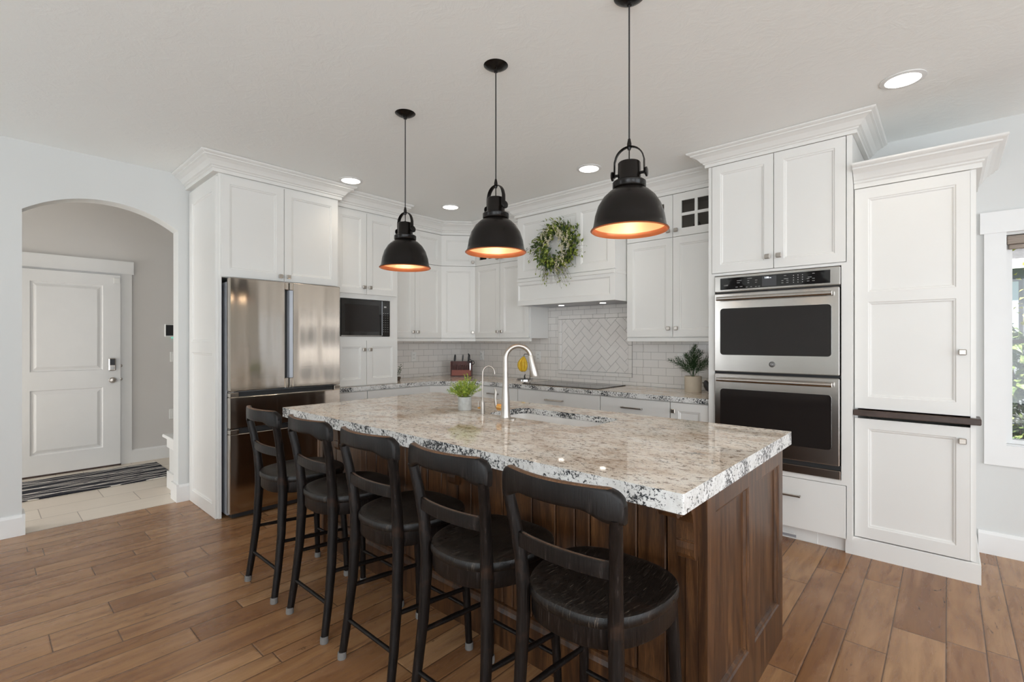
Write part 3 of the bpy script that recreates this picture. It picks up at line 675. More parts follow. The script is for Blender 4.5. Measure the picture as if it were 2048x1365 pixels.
# double wall oven
t = T('wall_oven', 'stainless steel double wall oven with two glass doors and a black control panel', 'oven', (-.89, 3.9, .469))
a, b = -1.279, -.502
MB(fO).box(a+.02, b-.02, -.52, -.002, .475, 1.82).build('body', M['steeld'], t)
cp = MB(fO).box(a, b, .0, .030, 1.705, 1.824, .006).build('control_panel', M['steel'], t)
MB(fO).box(-.955, -.865, .033, .0338, 1.729, 1.797).build('display', M['scr'], cp)
text('clock_digits', '1:06', .017, (-.925, 3.68-.0343, 1.787), M['lcd'], cp); text('clock_suffix', 'PM', .007, (-.902, 3.68-.0343, 1.784), M['lcd'], cp)
text('panel_wordmark', 'CAFÉ', .012, (-1.195, 3.68-.0336, 1.752), M['markw'], cp)
m = MB(fO).box(-1.236, -.556, .030, .033, 1.722, 1.806, .001); m.mt = 1
for x, z, w_ in [(-1.12, 1.78, .03), (-1.12, 1.765, .02), (-1.13, 1.735, .016), (-1.10, 1.737, .016), (-1.05, 1.79, .03), (-1.05, 1.775, .012), (-1.0, 1.775, .015), (-1.05, 1.76, .012), (-1.0, 1.76, .012), (-1.06, 1.73, .012), (-1.03, 1.731, .01), (-1.0, 1.73, .012), (-.98, 1.73, .012),
                 (-.82, 1.79, .014), (-.82, 1.768, .026), (-.835, 1.757, .012), (-.805, 1.757, .012), (-.835, 1.742, .012), (-.805, 1.742, .012), (-.68, 1.767, .022), (-.685, 1.757, .014), (-.655, 1.757, .014), (-.685, 1.742, .014), (-.655, 1.742, .014), (-.655, 1.79, .014)]:
    m.box(x, x+w_, .033, .0336, z, z+.0022)
for i in range(4):
    for j in range(3): m.box(-.765+j*.026, -.760+j*.026, .033, .0336, 1.739+i*.0155, 1.743+i*.0155)
m.build('panel_glass', [M['blackg'], M['markw']], cp)
for z0, z1, wz0_, wz1_, em in ((1.130, 1.694, 1.250, 1.585, True), (.558, 1.112, .655, 1.005, False)):
    d = MB(fO).box(a+.003, b-.003, .001, .042, z0, z1, .006).build('oven_door', M['steel'], t)
    g = MB(fO); g.prism(rrect(-1.232, -.548, wz0_, wz1_, .022), .0421, .0455, 1); g.build('door_window', M['ovenw'], d)
    m = MB(fO); zz = z1-.040
    for x in (-1.225, -.560): m.box(x-.014, x+.014, .042, .088, zz-.012, zz+.012, .003)
    m.tube([(-1.245, .082, zz), (-.540, .082, zz)], .0145, 16); m.build('door_handle', M['steel'], d, 40)
    if em:
        e_ = MB(fO); e_.lathe([(0, .0425), (.0195, .0425), (.0195, .0455), (.0175, .0465), (0, .0465)], (0, 0, 0), 32, 'y'); e_.v = [(x-.890, 3.68-(3.68-y), z+1.190) for x, y, z in e_.v]
        e_ = e_.build('emblem', plain('dark_emblem', (.13, .125, .12), .4, .6), d, 40)
MB(fO).box(a, b, -.001, .012, 1.6945, 1.7045).build('upper_gap', M['dark'], t); MB(fO).box(a, b, -.001, .012, 1.1125, 1.1295).build('middle_gap', M['dark'], t)
MB(fO).box(a, b, -.001, .014, .527, .5575).build('vent_gap', M['dark'], t)
MB(fO).box(a, b, .0, .030, .470, .526, .004).build('bottom_trim', M['steel'], t)
text('emblem_letters', 'GE', .017, (-.890, 3.68-.0467, 1.190), M['chrome'], d if False else [o for o in t.children if o.name.startswith('oven_door')][0])

# pantry
fP = fr_back(3.735); Dp = .574
t = T('pantry_cabinet', 'tall white pantry cabinet beside the window with a dark ledge between its doors', 'cabinet', (-.16, 4.02, 0))
px0, px1 = -.440, .118
m = MB(fP); carcass(m, px0, px1, Dp, .0, 2.31, (.90,)); m.build('carcass', M['cab'], t)
MB(fP).box(px0+.0005, -.435, .001, .006, .118, 2.31).box(.095, px1, .001, .006, .118, 2.31).build('face_frame', M['cab'], t)
MB(fP).sweep([(0, 0), (.020, 0), (.020, .108), (.014, .114), (0, .114)], [(px0-.045, .001), (px1, .001), (px1, -.574)][::-1]).build('plinth', M['cab'], t)
shaker(fP, -.437, .096, .927, 2.305, t, (.062, 1.287), ops=[(-.368, .036, 1.002, 1.592), (-.368, .036, 1.655, 2.237)])
shaker(fP, -.437, .096, .120, .868, t, (.062, .788), ops=[(-.368, .036, .192, .805)])
MB(fP).box(px0, .138, -.10, .055, .885, .920, .004).build('ledge', M['ledgewood'], t)
MB(fP).sweep(crown_prof(2.308, 2.445, 1.0), [(px0+.001, .0), (px1, .0), (px1, -.574)][::-1]).build('crown_moulding', M['cab'], t)

# ------------------------------------------------------------------ base cabinets
fb = fr_back(3.70); Db = .60
def basecab(lbl, fr, a, b, depth, parts):
    p = fr(((a+b)/2, -depth/2, 0)); t = T('base_cabinet', lbl, 'cabinet', p)
    MB(fr).box(a, b, -depth, 0, .10, .874).box(a, b, -depth, -.065, 0, .099).build('carcass', M['cab'], t)
    for q in parts(t): pass
    return t
def P1(t):
    d = shaker(fb, -3.74, -3.240, .70, .868, t, None, flat=True, name='drawer'); pull(fb, -3.655, -3.50, .792, .021, d); yield
    shaker(fb, -3.74, -3.49, .105, .695, t, (-3.525, .64)); shaker(fb, -3.49, -3.240, .105, .695, t, (-3.455, .64)); yield
def P2(t):
    for z0, z1 in ((.70, .868), (.42, .695), (.105, .415)):
        d = shaker(fb, -3.236, -2.274, z0, z1, t, None, flat=True, name='drawer'); pull(fb, -2.875, -2.665, (z0+z1)/2+.004, .021, d)
    yield
def P3(t):
    for z0, z1 in ((.70, .868), (.42, .695), (.105, .415)):
        d = shaker(fb, -2.270, -1.633, z0, z1, t, None, flat=True, name='drawer'); pull(fb, -2.055, -1.865, (z0+z1)/2+.006, .021, d)
    yield
def P4(t): shaker(fb, -1.629, -1.330, .105, .868, t, (-1.60, .800), st=.062); yield
basecab('white base cabinet at the corner end of the back run', fb, -3.745, -3.238, Db, P1)
basecab('white drawer base cabinet below the black cooktop', fb, -3.238, -2.272, Db, P2)
basecab('white drawer base cabinet right of the cooktop', fb, -2.272, -1.631, Db, P3)
basecab('narrow white base cabinet against the oven tower with a square knob', fb, -1.631, -1.327, Db, P4)
fl = fr_left(-4.18)
def P5(t):
    d = shaker(fl, 2.205, 2.532, .70, .868, t, (2.505, .782), flat=True, name='drawer'); yield
    shaker(fl, 2.205, 2.532, .105, .695, t, (2.50, .64)); yield
def P6(t):
    d = shaker(fl, 2.536, 3.29, .70, .868, t, None, flat=True, name='drawer'); pull(fl, 2.88, 3.09, .79, .021, d); yield
    shaker(fl, 2.536, 2.913, .105, .695, t, (2.88, .64)); shaker(fl, 2.913, 3.29, .105, .695, t, (2.945, .64)); yield
basecab('white base cabinet beside the refrigerator with a square-knob drawer', fl, 2.203, 2.534, .60, P5)
basecab('white base cabinet with wide drawer on the refrigerator wall', fl, 2.534, 3.295, .60, P6)
t = T('corner_base_cabinet', 'white diagonal corner base cabinet under the knife block', 'cabinet', (-4.4, 3.9, 0))
B0 = (-4.18, 3.298); B1 = (-3.748, 3.70)
MB().prism([B0, B1, (-3.748, 4.30), (-4.78, 4.30), (-4.78, 3.298)], .10, .874).prism([(-4.25, 3.298), (-3.748, 3.765), (-3.748, 4.30), (-4.78, 4.30), (-4.78, 3.298)], 0, .099).build('carcass', M['cab'], t)
ab = math.atan2(B1[1]-B0[1], B1[0]-B0[0]); Lb = math.hypot(B1[0]-B0[0], B1[1]-B0[1]); fd2 = fr_diag(B0[0], B0[1], ab)
shaker(fd2, .004, Lb-.004, .70, .868, t, None, flat=True, name='drawer'); shaker(fd2, .004, Lb-.004, .105, .695, t, (Lb-.04, .64))

# perimeter countertop
def slab(name, poly, z0, z1, parent=None, hole=None):
    bm = bmesh.new(); vs = [bm.verts.new((x, y, z1)) for x, y in poly]; es = [bm.edges.new((vs[i], vs[(i+1) % len(vs)])) for i in range(len(vs))]
    if hole:
        hv = [bm.verts.new((x, y, z1)) for x, y in hole]; es += [bm.edges.new((hv[i], hv[(i+1) % len(hv)])) for i in range(len(hv))]
    bmesh.ops.triangle_fill(bm, use_beauty=True, edges=es)
    fs = list(bm.faces); r_ = bmesh.ops.extrude_face_region(bm, geom=fs)
    vv = [g for g in r_['geom'] if isinstance(g, bmesh.types.BMVert)]; bmesh.ops.translate(bm, verts=vv, vec=(0, 0, z0-z1))
    bmesh.ops.recalc_face_normals(bm, faces=bm.faces); me = bpy.data.meshes.new(name)
    for f in bm.faces: f.material_index = 0 if abs(f.normal.z) > .5 else 1
    bm.to_mesh(me); bm.free(); me.materials.append(M['gran']); me.materials.append(M['grane'])
    o = bpy.data.objects.new(name, me); C.objects.link(o); ORG[o.name] = Vector((0, 0, 0)); return o
ct = slab('countertop', [(-4.785, 2.203), (-4.145, 2.203), (-4.145, 3.28), (-3.735, 3.66), (-1.327, 3.66), (-1.327, 4.298), (-4.785, 4.298)], .8755, .915)
tag(top_origin(ct, (-4.2, 4.0, .8755)), 'speckled granite worktop running along the two kitchen walls', 'countertop')

# backsplash
t = T('tile_backsplash', 'cream subway tile backsplash with a framed herringbone panel behind the cooktop', 'backsplash', (-3, 4.305, .9165))
MB().box(-4.7895, -4.7815, 2.905, 4.309, .9165, 1.379).build('side_tiles', M['subway'], t)
MB().box(-4.781, -3.329, 4.301, 4.3095, .9165, 1.379).box(-3.327, -2.180, 4.301, 4.3095, .9165, 1.72).box(-2.178, -1.327, 4.301, 4.3095, .9165, 1.379).build('back_tiles', M['subway'], t)
hx, hX, hz, hZ = -3.137, -2.332, 1.033, 1.583
def clip(poly):
    for ax, lim, sg in ((0, hx, 1), (0, hX, -1), (1, hz, 1), (1, hZ, -1)):
        out = []
        for i in range(len(poly)):
            p, q = poly[i-1], poly[i]; ip = (p[ax]-lim)*sg >= 0; iq = (q[ax]-lim)*sg >= 0
            if ip != iq: s_ = (lim-p[ax])/(q[ax]-p[ax]); out.append((p[0]+(q[0]-p[0])*s_, p[1]+(q[1]-p[1])*s_))
            if iq: out.append(q)
        poly = out
        if len(poly) < 3: return None
    return poly
m = MB(fr_back(4.3008)); tw, tl, gg = .0735, .147, .0012; cr, sr = math.cos(R(45)), math.sin(R(45))
for i in range(-14, 15):
    for j in range(-14, 15):
        for kd in (0, 1):
            bx, bz = (i*tw + j*2*tl*0 + 0, 0)
            ux = i*tw + j*tl*2*.5*1.0; uz = i*tw - j*tl
            # herringbone lattice: step (tw,tw) and (tl,-tl)
            ux, uz = i*tw + j*tl, i*tw - j*tl
            if kd == 0: q = [(ux+gg, uz+gg), (ux+tl-gg, uz+gg), (ux+tl-gg, uz+tw-gg), (ux+gg, uz+tw-gg)]
            else: q = [(ux+gg, uz+tw+gg), (ux+tw-gg, uz+tw+gg), (ux+tw-gg, uz+tw+tl-gg), (ux+gg, uz+tw+tl-gg)]
            q = [((a*cr-b*sr)-2.735, (a*sr+b*cr)+1.30) for a, b in q]; q = clip(q)
            if q: m.prism(q, .0, .006, 1)
m.build('herringbone_panel', M['tile'], t)
m = MB(fr_back(4.3008)); m.box(hx-.047, hX+.043, -.0002, .002, hz-.042, hZ+.047); m.build('panel_grout', M['grout'], t)
m = MB(fr_back(4.3008)); B = .045
def bar(u0, u1, z0, z1, vert):
    n_ = max(1, round((z1-z0 if vert else u1-u0)/.15)); 
    for k_ in range(n_):
        if vert: a_, b_ = z0+(z1-z0)*k_/n_+.0008, z0+(z1-z0)*(k_+1)/n_-.0008; m.box(u0, u1, .002, .014, a_, b_, .004)
        else: a_, b_ = u0+(u1-u0)*k_/n_+.0008, u0+(u1-u0)*(k_+1)/n_-.0008; m.box(a_, b_, .002, .014, z0, z1, .004)
bar(hx-B, hx-.002, hz-.002, hZ+.002, True); bar(hX+.002, hX+B-.003, hz-.002, hZ+.002, True); bar(hx-B, hX+B-.003, hz-.042, hz-.003, False); bar(hx-B, hX+B-.003, hZ+.003, hZ+.047, False)
m.build('border_tiles', M['tile'], t)
fT = fr_back(4.3008)
plate('wall_outlet', 'white outlet on the tile near the knife block', 'outlet', fT, -4.385, 1.168, kind='socket')
plate('wall_outlet', 'white outlet on the tile behind the bananas', 'outlet', fT, -3.470, 1.172, kind='socket')
plate('wall_outlet', 'white outlet on the tile behind the fern in the cream pot', 'outlet', fT, -1.80, 1.185, kind='socket')
plate('wall_outlet', 'white outlet on the side-wall tile beside the microwave tower', 'outlet', fr_left(-4.7812), 3.535, 1.162, kind='socket')

# cooktop
t = T('cooktop', 'flat black glass cooktop set into the back granite worktop', 'cooktop', (-2.82, 3.98, .9155))
MB().box(-3.215, -2.325, 3.725, 4.235, .9155, .9225, .002).build('glass_top', M['blackg'], t)
m = MB()
for x, y, r_ in ((-3.0, 3.88, .09), (-3.0, 4.1, .075), (-2.77, 4.02, .12), (-2.53, 3.88, .075), (-2.53, 4.1, .09)): m.lathe([(r_, .9226), (r_+.003, .9226), (r_+.003, .923), (r_, .923)], (x, y, 0), 40, close=True)
m.build('burner_rings', M['markw'], t)

# ------------------------------------------------------------------ refrigerator
t = T('refrigerator', 'stainless steel french-door refrigerator with two lower freezer drawers', 'refrigerator', (-4.4, 1.71, .0))
fY0, fY1, fx = 1.275, 2.160, -3.99
MB().box(-4.77, -4.065, fY0+.004, fY1-.004, .025, 1.80).build('body', M['steeld'], t)
m = MB()
for x in (-4.7, -4.12):
    for y in (fY0+.05, fY1-.05): m.lathe([(.018, 0), (.018, .026)], (x, y, 0), 16)
m.build('levelling_feet', M['black'], t, 40)
fr = fr_left(-4.06); FT = .07; mid = 1.7155
def fdoor(name, u0, u1, z0, z1, notch):                 # notch = (u0, u1, depth) recess cut along the top edge; french doors use a side notch
    m = MB(fr)
    if notch is None: m.box(u0, u1, 0, FT, z0, z1, .006)
    else:
        a_, b_, h_ = notch; m.box(u0, u1, 0, FT, z0, z1-h_, .004); m.box(u0, a_, 0, FT, z1-h_, z1, .004); m.box(b_, u1, 0, FT, z1-h_, z1, .004); m.box(a_, b_, 0, FT*.55, z1-h_, z1)
    return m
d1 = MB(fr); d1.box(fY0, mid-.032, 0, FT, .968, 1.828, .006).box(mid-.032, mid-.003, 0, FT, 1.765, 1.828, .004).box(mid-.032, mid-.003, 0, FT, .968, 1.05, .004)
d1 = d1.build('left_door', M['steelf'], t)
d2 = MB(fr); d2.box(mid+.030, fY1, 0, FT, .968, 1.828, .006).box(mid+.003, mid+.030, 0, FT, 1.765, 1.828, .004).box(mid+.003, mid+.030, 0, FT, .968, 1.05, .004)
d2 = d2.build('right_door', M['steelf'], t)
MB(fr).box(mid-.0315, mid-.006, .0, .03, 1.051, 1.764).build('handle_recess', M['dark'], d1)
MB(fr).prism([(mid-.004, .028), (mid+.0295, .028), (mid+.0295, FT-.001), (mid+.004, FT-.008)], 1.051, 1.764, 2).build('handle_grip', plain('satin_grip', (.42, .44, .48), .5, .3), d2)
for z0, z1 in ((.688, .960), (.045, .680)):
    d = fdoor('freezer_drawer', fY0, fY1, z0, z1, (1.34, 2.105, .036)).build('freezer_drawer', M['steelf'], t)
    MB(fr).box(1.341, 2.104, FT*.55+.0005, FT*.55+.003, z1-.035, z1-.001).build('handle_recess', M['dark'], d)
MB(fr).box(fY0+.02, fY1-.02, -.02, FT-.02, .012, .042).build('bottom_grille', M['dark'], t)
m = MB(fr)
for z in (.964, .684, 1.818): m.box(fY0+.002, fY0+.03, .0, FT-.01, z-.003, z+.003)
m.build('hinge', M['steel'], t)

# ------------------------------------------------------------------ island
ix0, ix1, iy0, iy1 = -3.235, -.556, 1.345, 2.622
sx0, sx1, sy0, sy1 = -2.06, -1.345, 2.052, 2.40
o = slab('island_countertop', rrect(ix0, ix1, iy0, iy1, .006, 3), .881, .915, hole=rrect(sx0, sx1, sy0, sy1, .06))
o2 = slab('build_up', rrect(ix0, ix1, iy0, iy1, .006, 3), .855, .881, hole=rrect(sx0-.03, sx1+.03, sy0-.03, sy1+.02, .06))
bm = bmesh.new(); bm.from_mesh(o.data); bm.from_mesh(o2.data); bm.to_mesh(o.data); bm.free(); bpy.data.objects.remove(o2)
tag(top_origin(o, (-1.9, 2.0, .855)), 'thick speckled granite top of the kitchen island with a sink cut-out', 'countertop')
t = T('kitchen_island', 'dark walnut kitchen island base with beadboard front and panelled end', 'kitchen island', (-1.9, 2.0, 0))
bx0, bx1, by0, by1 = -3.10, -.585, 1.575, 2.452
m = MB(); zt_ = .854
m.box(bx0, bx1, by0, by0+.02, 0, zt_).box(bx0, bx1, by1-.010, by1, 0, zt_).box(bx0, bx0+.02, by0+.02, by1-.010, 0, zt_).box(bx1-.02, bx1, by0+.02, by1-.010, 0, zt_)
m.build('carcass', M['walnut'], t)
# end panels
fEn = lambda p: (bx1+.0005+p[1], p[0], p[2])
m = MB(fEn); panelled(m, 1.530, 2.453, 0, zt_, [(1.605, 1.955, .175, .800), (2.03, 2.395, .175, .800)], .0275, .0, [(0, .0275), (.004, .022), (.012, .020), (.016, .010), (.022, .009)]); m.build('end_panel', M['walnut'], t)
fEl = lambda p: (bx0-.0005-p[1], p[0], p[2])
m = MB(fEl); panelled(m, 1.530, 2.453, 0, zt_, [(1.605, 1.955, .175, .800), (2.03, 2.395, .175, .800)], .0275, .0, [(0, .0275), (.004, .022), (.012, .020), (.016, .010), (.022, .009)]); m.build('end_panel', M['walnut'], t)
for a_ in (bx1-.045, bx0): MB().box(a_, a_+.045, 1.531, 1.5745, 0, zt_, .004).build('corner_post', M['walnut'], t)
# bead board planks on the seating side, each pushed in by a narrow groove
m = MB(); rn = random.Random(3); x = bx0+.0455
wd = [.09, .07, .05, .10, .045, .08]
k_ = 0
while x < bx1-.05:
    w_ = wd[k_ % 6]*1.35; e_ = min(x+w_, bx1-.0455); m.box(x+.0022, e_-.0022, by0-.0135-rn.random()*.002, by0-.0005, .19, .853, .004); x = e_; k_ += 1
m.build('bead_board', M['walnut'], t)
MB().sweep([(0, 0), (.022, 0), (.022, .15), (.014, .165), (.012, .18), (0, .188)], [(bx0+.0455, by0-.0005), (bx1-.0455, by0-.0005)]).build('base_moulding', M['walnut'], t)
def corbel(x, yb, hw_=.028):
    P = [(0, .8535), (.172, .8535), (.172, .845), (.165, .834), (.153, .830), (.143, .835), (.135, .829), (.120, .832), (.104, .842), (.085, .842), (.066, .832), (.052, .812), (.044, .785), (.041, .752), (.040, .728), (.037, .726), (.037, .722), (.040, .720), (.041, .700), (.039, .680), (.030, .666), (.018, .660), (.008, .664), (0, .674)]
    m = MB().prism([(yb-a_, b_) for a_, b_ in P], x-hw_, x+hw_, 0); m.box(x-hw_-.004, x+hw_+.004, yb-.176, yb, .846, .8538, .002); return m
for x, yb in ((-.612, 1.5308), (-1.76, 1.5600), (-2.86, 1.5600)): corbel(x, yb).build('corbel', M['walnut'], t)
# sink
t = T('sink', 'white undermount basin sunk in the island top', 'sink', (-1.7, 2.235, .63))
m = MB(); ro = rrect(sx0-.010, sx1+.010, sy0-.010, sy1+.010, .06); ri = rrect(sx0-.004, sx1+.004, sy0-.004, sy1+.004, .058); rb = rrect(sx0+.015, sx1-.015, sy0+.015, sy1-.015, .05); n_ = len(ro)
V = [(x, y, .8795) for x, y in ro] + [(x, y, .8795) for x, y in ri] + [(x, y, .66) for x, y in rb] + [(x, y, .645) for x, y in ro]
F = []
for a_, b_ in ((0, 1), (1, 2), (0, 3)):
    for k_ in range(n_): F.append((a_*n_+k_, a_*n_+(k_+1) % n_, b_*n_+(k_+1) % n_, b_*n_+k_))
F += [list(range(2*n_, 3*n_)), list(range(3*n_, 4*n_))]
m.add(V, F).build('basin', M['porc'], t, 40)
MB().lathe([(0, .6605), (.045, .6605), (.045, .664), (.03, .664), (.028, .662), (0, .662)], (-1.7, 2.23, 0), 24).build('drain', M['nickel'], t, 40)

def arcpts(c, r_, a0, a1, n_, ux, uz=(0, 0, 1)):
    ux = Vector(ux); uz = Vector(uz); return [Vector(c) + ux*r_*math.cos(R(a0+(a1-a0)*k_/n_)) + uz*r_*math.sin(R(a0+(a1-a0)*k_/n_)) for k_ in range(n_+1)]
# main faucet
def jx(d, r_):  # direction in the horizontal plane
    a_ = R(d); return Vector((math.cos(a_)*r_, math.sin(a_)*r_, 0))
fx_, fy_ = -1.862, 2.012
t = T('kitchen_faucet', 'tall brushed nickel pull-down faucet arched over the island sink', 'faucet', (fx_, fy_, .9155))
MB().lathe([(.030, .9155), (.030, .921), (.027, .93), (.0255, .97), (.022, 1.03), (.0165, 1.10), (.0150, 1.16), (.0150, 1.20)], (fx_, fy_, 0), 28).build('faucet_body', M['nickel'], t, 50)
u = jx(48, 1); c0 = Vector((fx_, fy_, 1.250)) + u*.073
pts = [Vector((fx_, fy_, 1.20))] + arcpts(c0, .073, 180, 15, 16, u)
MB().tube(pts, .0142, 16).build('spout', M['nickel'], t, 50)
p = pts[-1]; d_ = (pts[-1]-pts[-2]).normalized(); d_ = (d_ + Vector((0, 0, -1))*.8).normalized()
MB().tube([p, p+d_*.004, p+d_*.07, p+d_*.115, p+d_*.122], [.0145, .0155, .021, .0262, .025], 20).build('spray_head', M['nickel'], t, 50)
s_ = jx(228-48, 1); s_ = Vector((-.94, -.1, 0)).normalized(); q = Vector((fx_, fy_, .972))
hb = MB().tube([q + s_*.015, q+s_*.052], .0195, 20).build('handle_hub', M['brass'], t, 50)
e_ = q+s_*.058
MB().tube([e_+Vector((0,0,-.01)), e_+s_*.012+Vector((0,0,.01)), e_+s_*.018+Vector((0,0,.05)), e_+s_*.012+Vector((0,0,.085)), e_+s_*.020+Vector((0,0,.105))], [.006, .009, .0095, .008, .005], 12, sq=(1, .6)).build('lever', M['nickel'], hb, 50)
# filtered water tap
gx, gy = -2.065, 2.03
t = T('filter_faucet', 'slim nickel filtered water tap between the potted plant and main faucet', 'faucet', (gx, gy, .9155))
MB().lathe([(.0135, .9155), (.0135, .975), (.0125, .985), (.006, 1.0), (.0045, 1.01)], (gx, gy, 0), 20).build('tap_body', M['nickel'], t, 50)
c0 = Vector((gx, gy, 1.155)) + u*.036
MB().tube([Vector((gx, gy, 1.005))] + arcpts(c0, .036, 180, -5, 14, u, (0, 0, 1.25)), [.0045]*10+[.004]*6, 10).build('spout', M['nickel'], t, 50)
q = Vector((gx, gy, .948)); l = MB().tube([q+s_*.012, q+s_*.034], .006, 12).build('valve_stem', M['brass'], t, 50)
MB().tube([q+s_*.032+Vector((0,0,-.002)), q+s_*.034+Vector((0,0,.042))], .0035, 10).build('lever', M['nickel'], l, 50)
# hole cover button
o = MB().lathe([(.0, .9155), (.019, .9155), (.019, .921), (.015, .9235), (0, .9235)], (-1.785, 1.985, 0), 24).build('soap_button', M['nickel'], None, 40)
tag(top_origin(o, (-1.785, 1.985, .9155)), 'small round nickel cap on the granite beside the main faucet base', 'cap')

# ------------------------------------------------------------------ plants
def leaf(m, p, d, ln, wd, rn, bend=.2):
    d = d.normalized(); up = Vector((0, 0, 1)) if abs(d.z) < .9 else Vector((1, 0, 0))
    sd = d.cross(up + Vector((rn.uniform(-1, 1), rn.uniform(-1, 1), rn.uniform(-1, 1)))*.7).normalized(); nn = sd.cross(d).normalized()
    a = p; b = p+d*ln*.45+nn*ln*bend*.4; c = p+d*ln
    m.add([a, b-sd*wd/2+nn*wd*.12, b+sd*wd/2+nn*wd*.12, c, b], [(0, 1, 4), (0, 4, 2), (1, 3, 4), (4, 3, 2)])
def pot(name, prof, c, mat, t):
    MB().lathe(prof, c, 40).build(name, mat, t, 50)
px_, py_ = -2.258, 2.062
t = T('potted_herb', 'bright green feathery plant in a small grey concrete pot on the island', 'plant', (px_, py_, .9155))
pot('pot', [(0, .9155), (.040, .9155), (.0425, .92), (.0425, 1.0), (.038, 1.0), (.037, .985), (0, .985)], (px_, py_, 0), M['cpot'], t)
MB().lathe([(0, .9855), (.0355, .9855), (0, .9885)], (px_, py_, 0), 20).build('soil', M['soil'], t)
rn = random.Random(11); m = MB(); ms = MB()
for i in range(90):
    a = rn.uniform(0, 6.283); sp_ = rn.uniform(.02, 1)**.7; L = rn.uniform(.09, .16)*(1-.25*sp_)
    b0 = Vector((px_, py_, .985)) + Vector((math.cos(a), math.sin(a), 0))*rn.uniform(0, .028)
    tip = b0 + Vector((math.cos(a)*sp_*.10, math.sin(a)*sp_*.10, L*(1-.55*sp_*sp_)))
    mid_ = (b0+tip)/2 + Vector((0, 0, .02)); P_ = [b0*(1-s)**2 + mid_*2*s*(1-s) + tip*s*s for s in [k_/8 for k_ in range(9)]]
    ms.tube(P_, .0008, 4, cap=False)
    for k_ in range(2, 9):
        for r2 in range(4):
            dd = Vector((rn.uniform(-1, 1), rn.uniform(-1, 1), rn.uniform(-.1, 1))).normalized()*.9 + (P_[k_]-P_[k_-1]).normalized()*.6
            leaf(m, P_[k_], dd, rn.uniform(.011, .022), .0032, rn)
ms.build('stems', M['gw'], t); m.build('foliage', M['gl'], t)
# fern in cream pot by the oven tower
qx, qy = -1.61, 4.09
t = T('potted_fern', 'dark green fern in a cream stone pot on the counter beside the oven tower', 'plant', (qx, qy, .9155))
pot('pot', [(0, .9155), (.066, .9155), (.069, .92), (.069, 1.05), (.062, 1.052), (.060, 1.03), (0, 1.03)], (qx, qy, 0), M['spot'], t)
rn = random.Random(4); m = MB(); ms = MB()
FR = [(0, .02, .275), (160, .17, .165), (185, .20, .15), (210, .12, .13), (20, .17, .21), (350, .16, .14), (60, .06, .235), (120, .07, .22), (240, .07, .20), (300, .08, .18), (140, .12, .19), (330, .10, .22), (40, .12, .15), (100, .03, .25)]
for (a, rd, hg) in FR:
    a = R(a); b0 = Vector((qx, qy, 1.03))
    tip = b0 + Vector((math.cos(a)*rd, math.sin(a)*rd*.8, hg)); tip.x = min(tip.x, -1.36)
    mid_ = b0 + Vector((math.cos(a)*rd*.35, math.sin(a)*rd*.3, hg*.75)); P_ = [b0*(1-s_)**2 + mid_*2*s_*(1-s_) + tip*s_*s_ for s_ in [k_/12 for k_ in range(13)]]
    ms.tube(P_, .0013, 5, cap=False)
    for k_ in range(3, 13):
        fw = (P_[k_]-P_[k_-1]).normalized(); s2 = .052*(1-(k_-3)/12)+.008
        for q3 in range(4):
            sd = Matrix.Rotation(R(90*q3+45+k_*33), 3, fw) @ fw.orthogonal().normalized()
            tw_ = P_[k_] + (sd + fw*1.0).normalized()*s2; tw_.x = min(tw_.x, -1.345)
            ms.tube([P_[k_], tw_], .0007, 4, cap=False)
            for q_ in range(7):
                pp = P_[k_].lerp(tw_, q_/6)
                for sg2 in (-1, 1): leaf(m, pp, (fw*.7+sd*.5+fw.cross(sd)*sg2*rn.uniform(.3, .9)), rn.uniform(.009, .014), .0026, rn)
ms.build('stems', M['gf'], t); m.build('foliage', M['gf'], t)
# sprig behind the microwave tower
sx_, sy_ = -4.50, 3.10
t = T('potted_sprig', 'small leafy sprig in a brown dish peeking out beside the microwave tower', 'plant', (sx_, sy_, .9155))
pot('pot', [(0, .9155), (.035, .9155), (.045, .94), (.045, .955), (.04, .955), (.035, .945), (0, .945)], (sx_, sy_, 0), plain('brown_dish', (.10, .07, .05), .5), t)
rn = random.Random(8); m = MB()
for i in range(7):
    a = rn.uniform(0, 6.28); tip = Vector((sx_+math.cos(a)*.05, sy_+math.sin(a)*.05, 1.0+rn.uniform(0, .09))); b0 = Vector((sx_, sy_, .945)); m.tube([b0, (b0+tip)/2+Vector((0,0,.01)), tip], .0012, 5)
    for k_ in range(5): leaf(m, b0.lerp(tip, .45+.13*k_), Vector((rn.uniform(-1,1), rn.uniform(-1,1), rn.uniform(-.2,.8))), .03, .014, rn)
m.build('foliage', M['gf'], t)
# black bird figurine
t = T('bird_figurine', 'small black bird figurine standing beside the cream pot', 'figurine', (-1.44, 4.03, .9155))
bm_ = MB(); bc = Vector((-1.44, 4.03, .965)); ax_ = Vector((-.75, -.66, .35)).normalized()
bm_.tube([bc-ax_*.062, bc-ax_*.052, bc-ax_*.03, bc, bc+ax_*.022, bc+ax_*.034+Vector((0,0,.012)), bc+ax_*.040+Vector((0,0,.026)), bc+ax_*.046+Vector((0,0,.040)), bc+ax_*.05+Vector((0,0,.046))], [.006, .016, .030, .037, .034, .027, .0225, .014, .003], 18)
bm_.build('bird_body', M['black'], t, 60)
MB().tube([bc+ax_*.058+Vector((0,0,.022)), bc+ax_*.078+Vector((0,0,.018))], [.006, .001], 10).build('beak', M['black'], t, 50)
MB().lathe([(0, .9155), (.022, .9155), (.018, .93), (0, .935)], (bc.x, bc.y, 0), 16).build('foot', M['black'], t, 50)

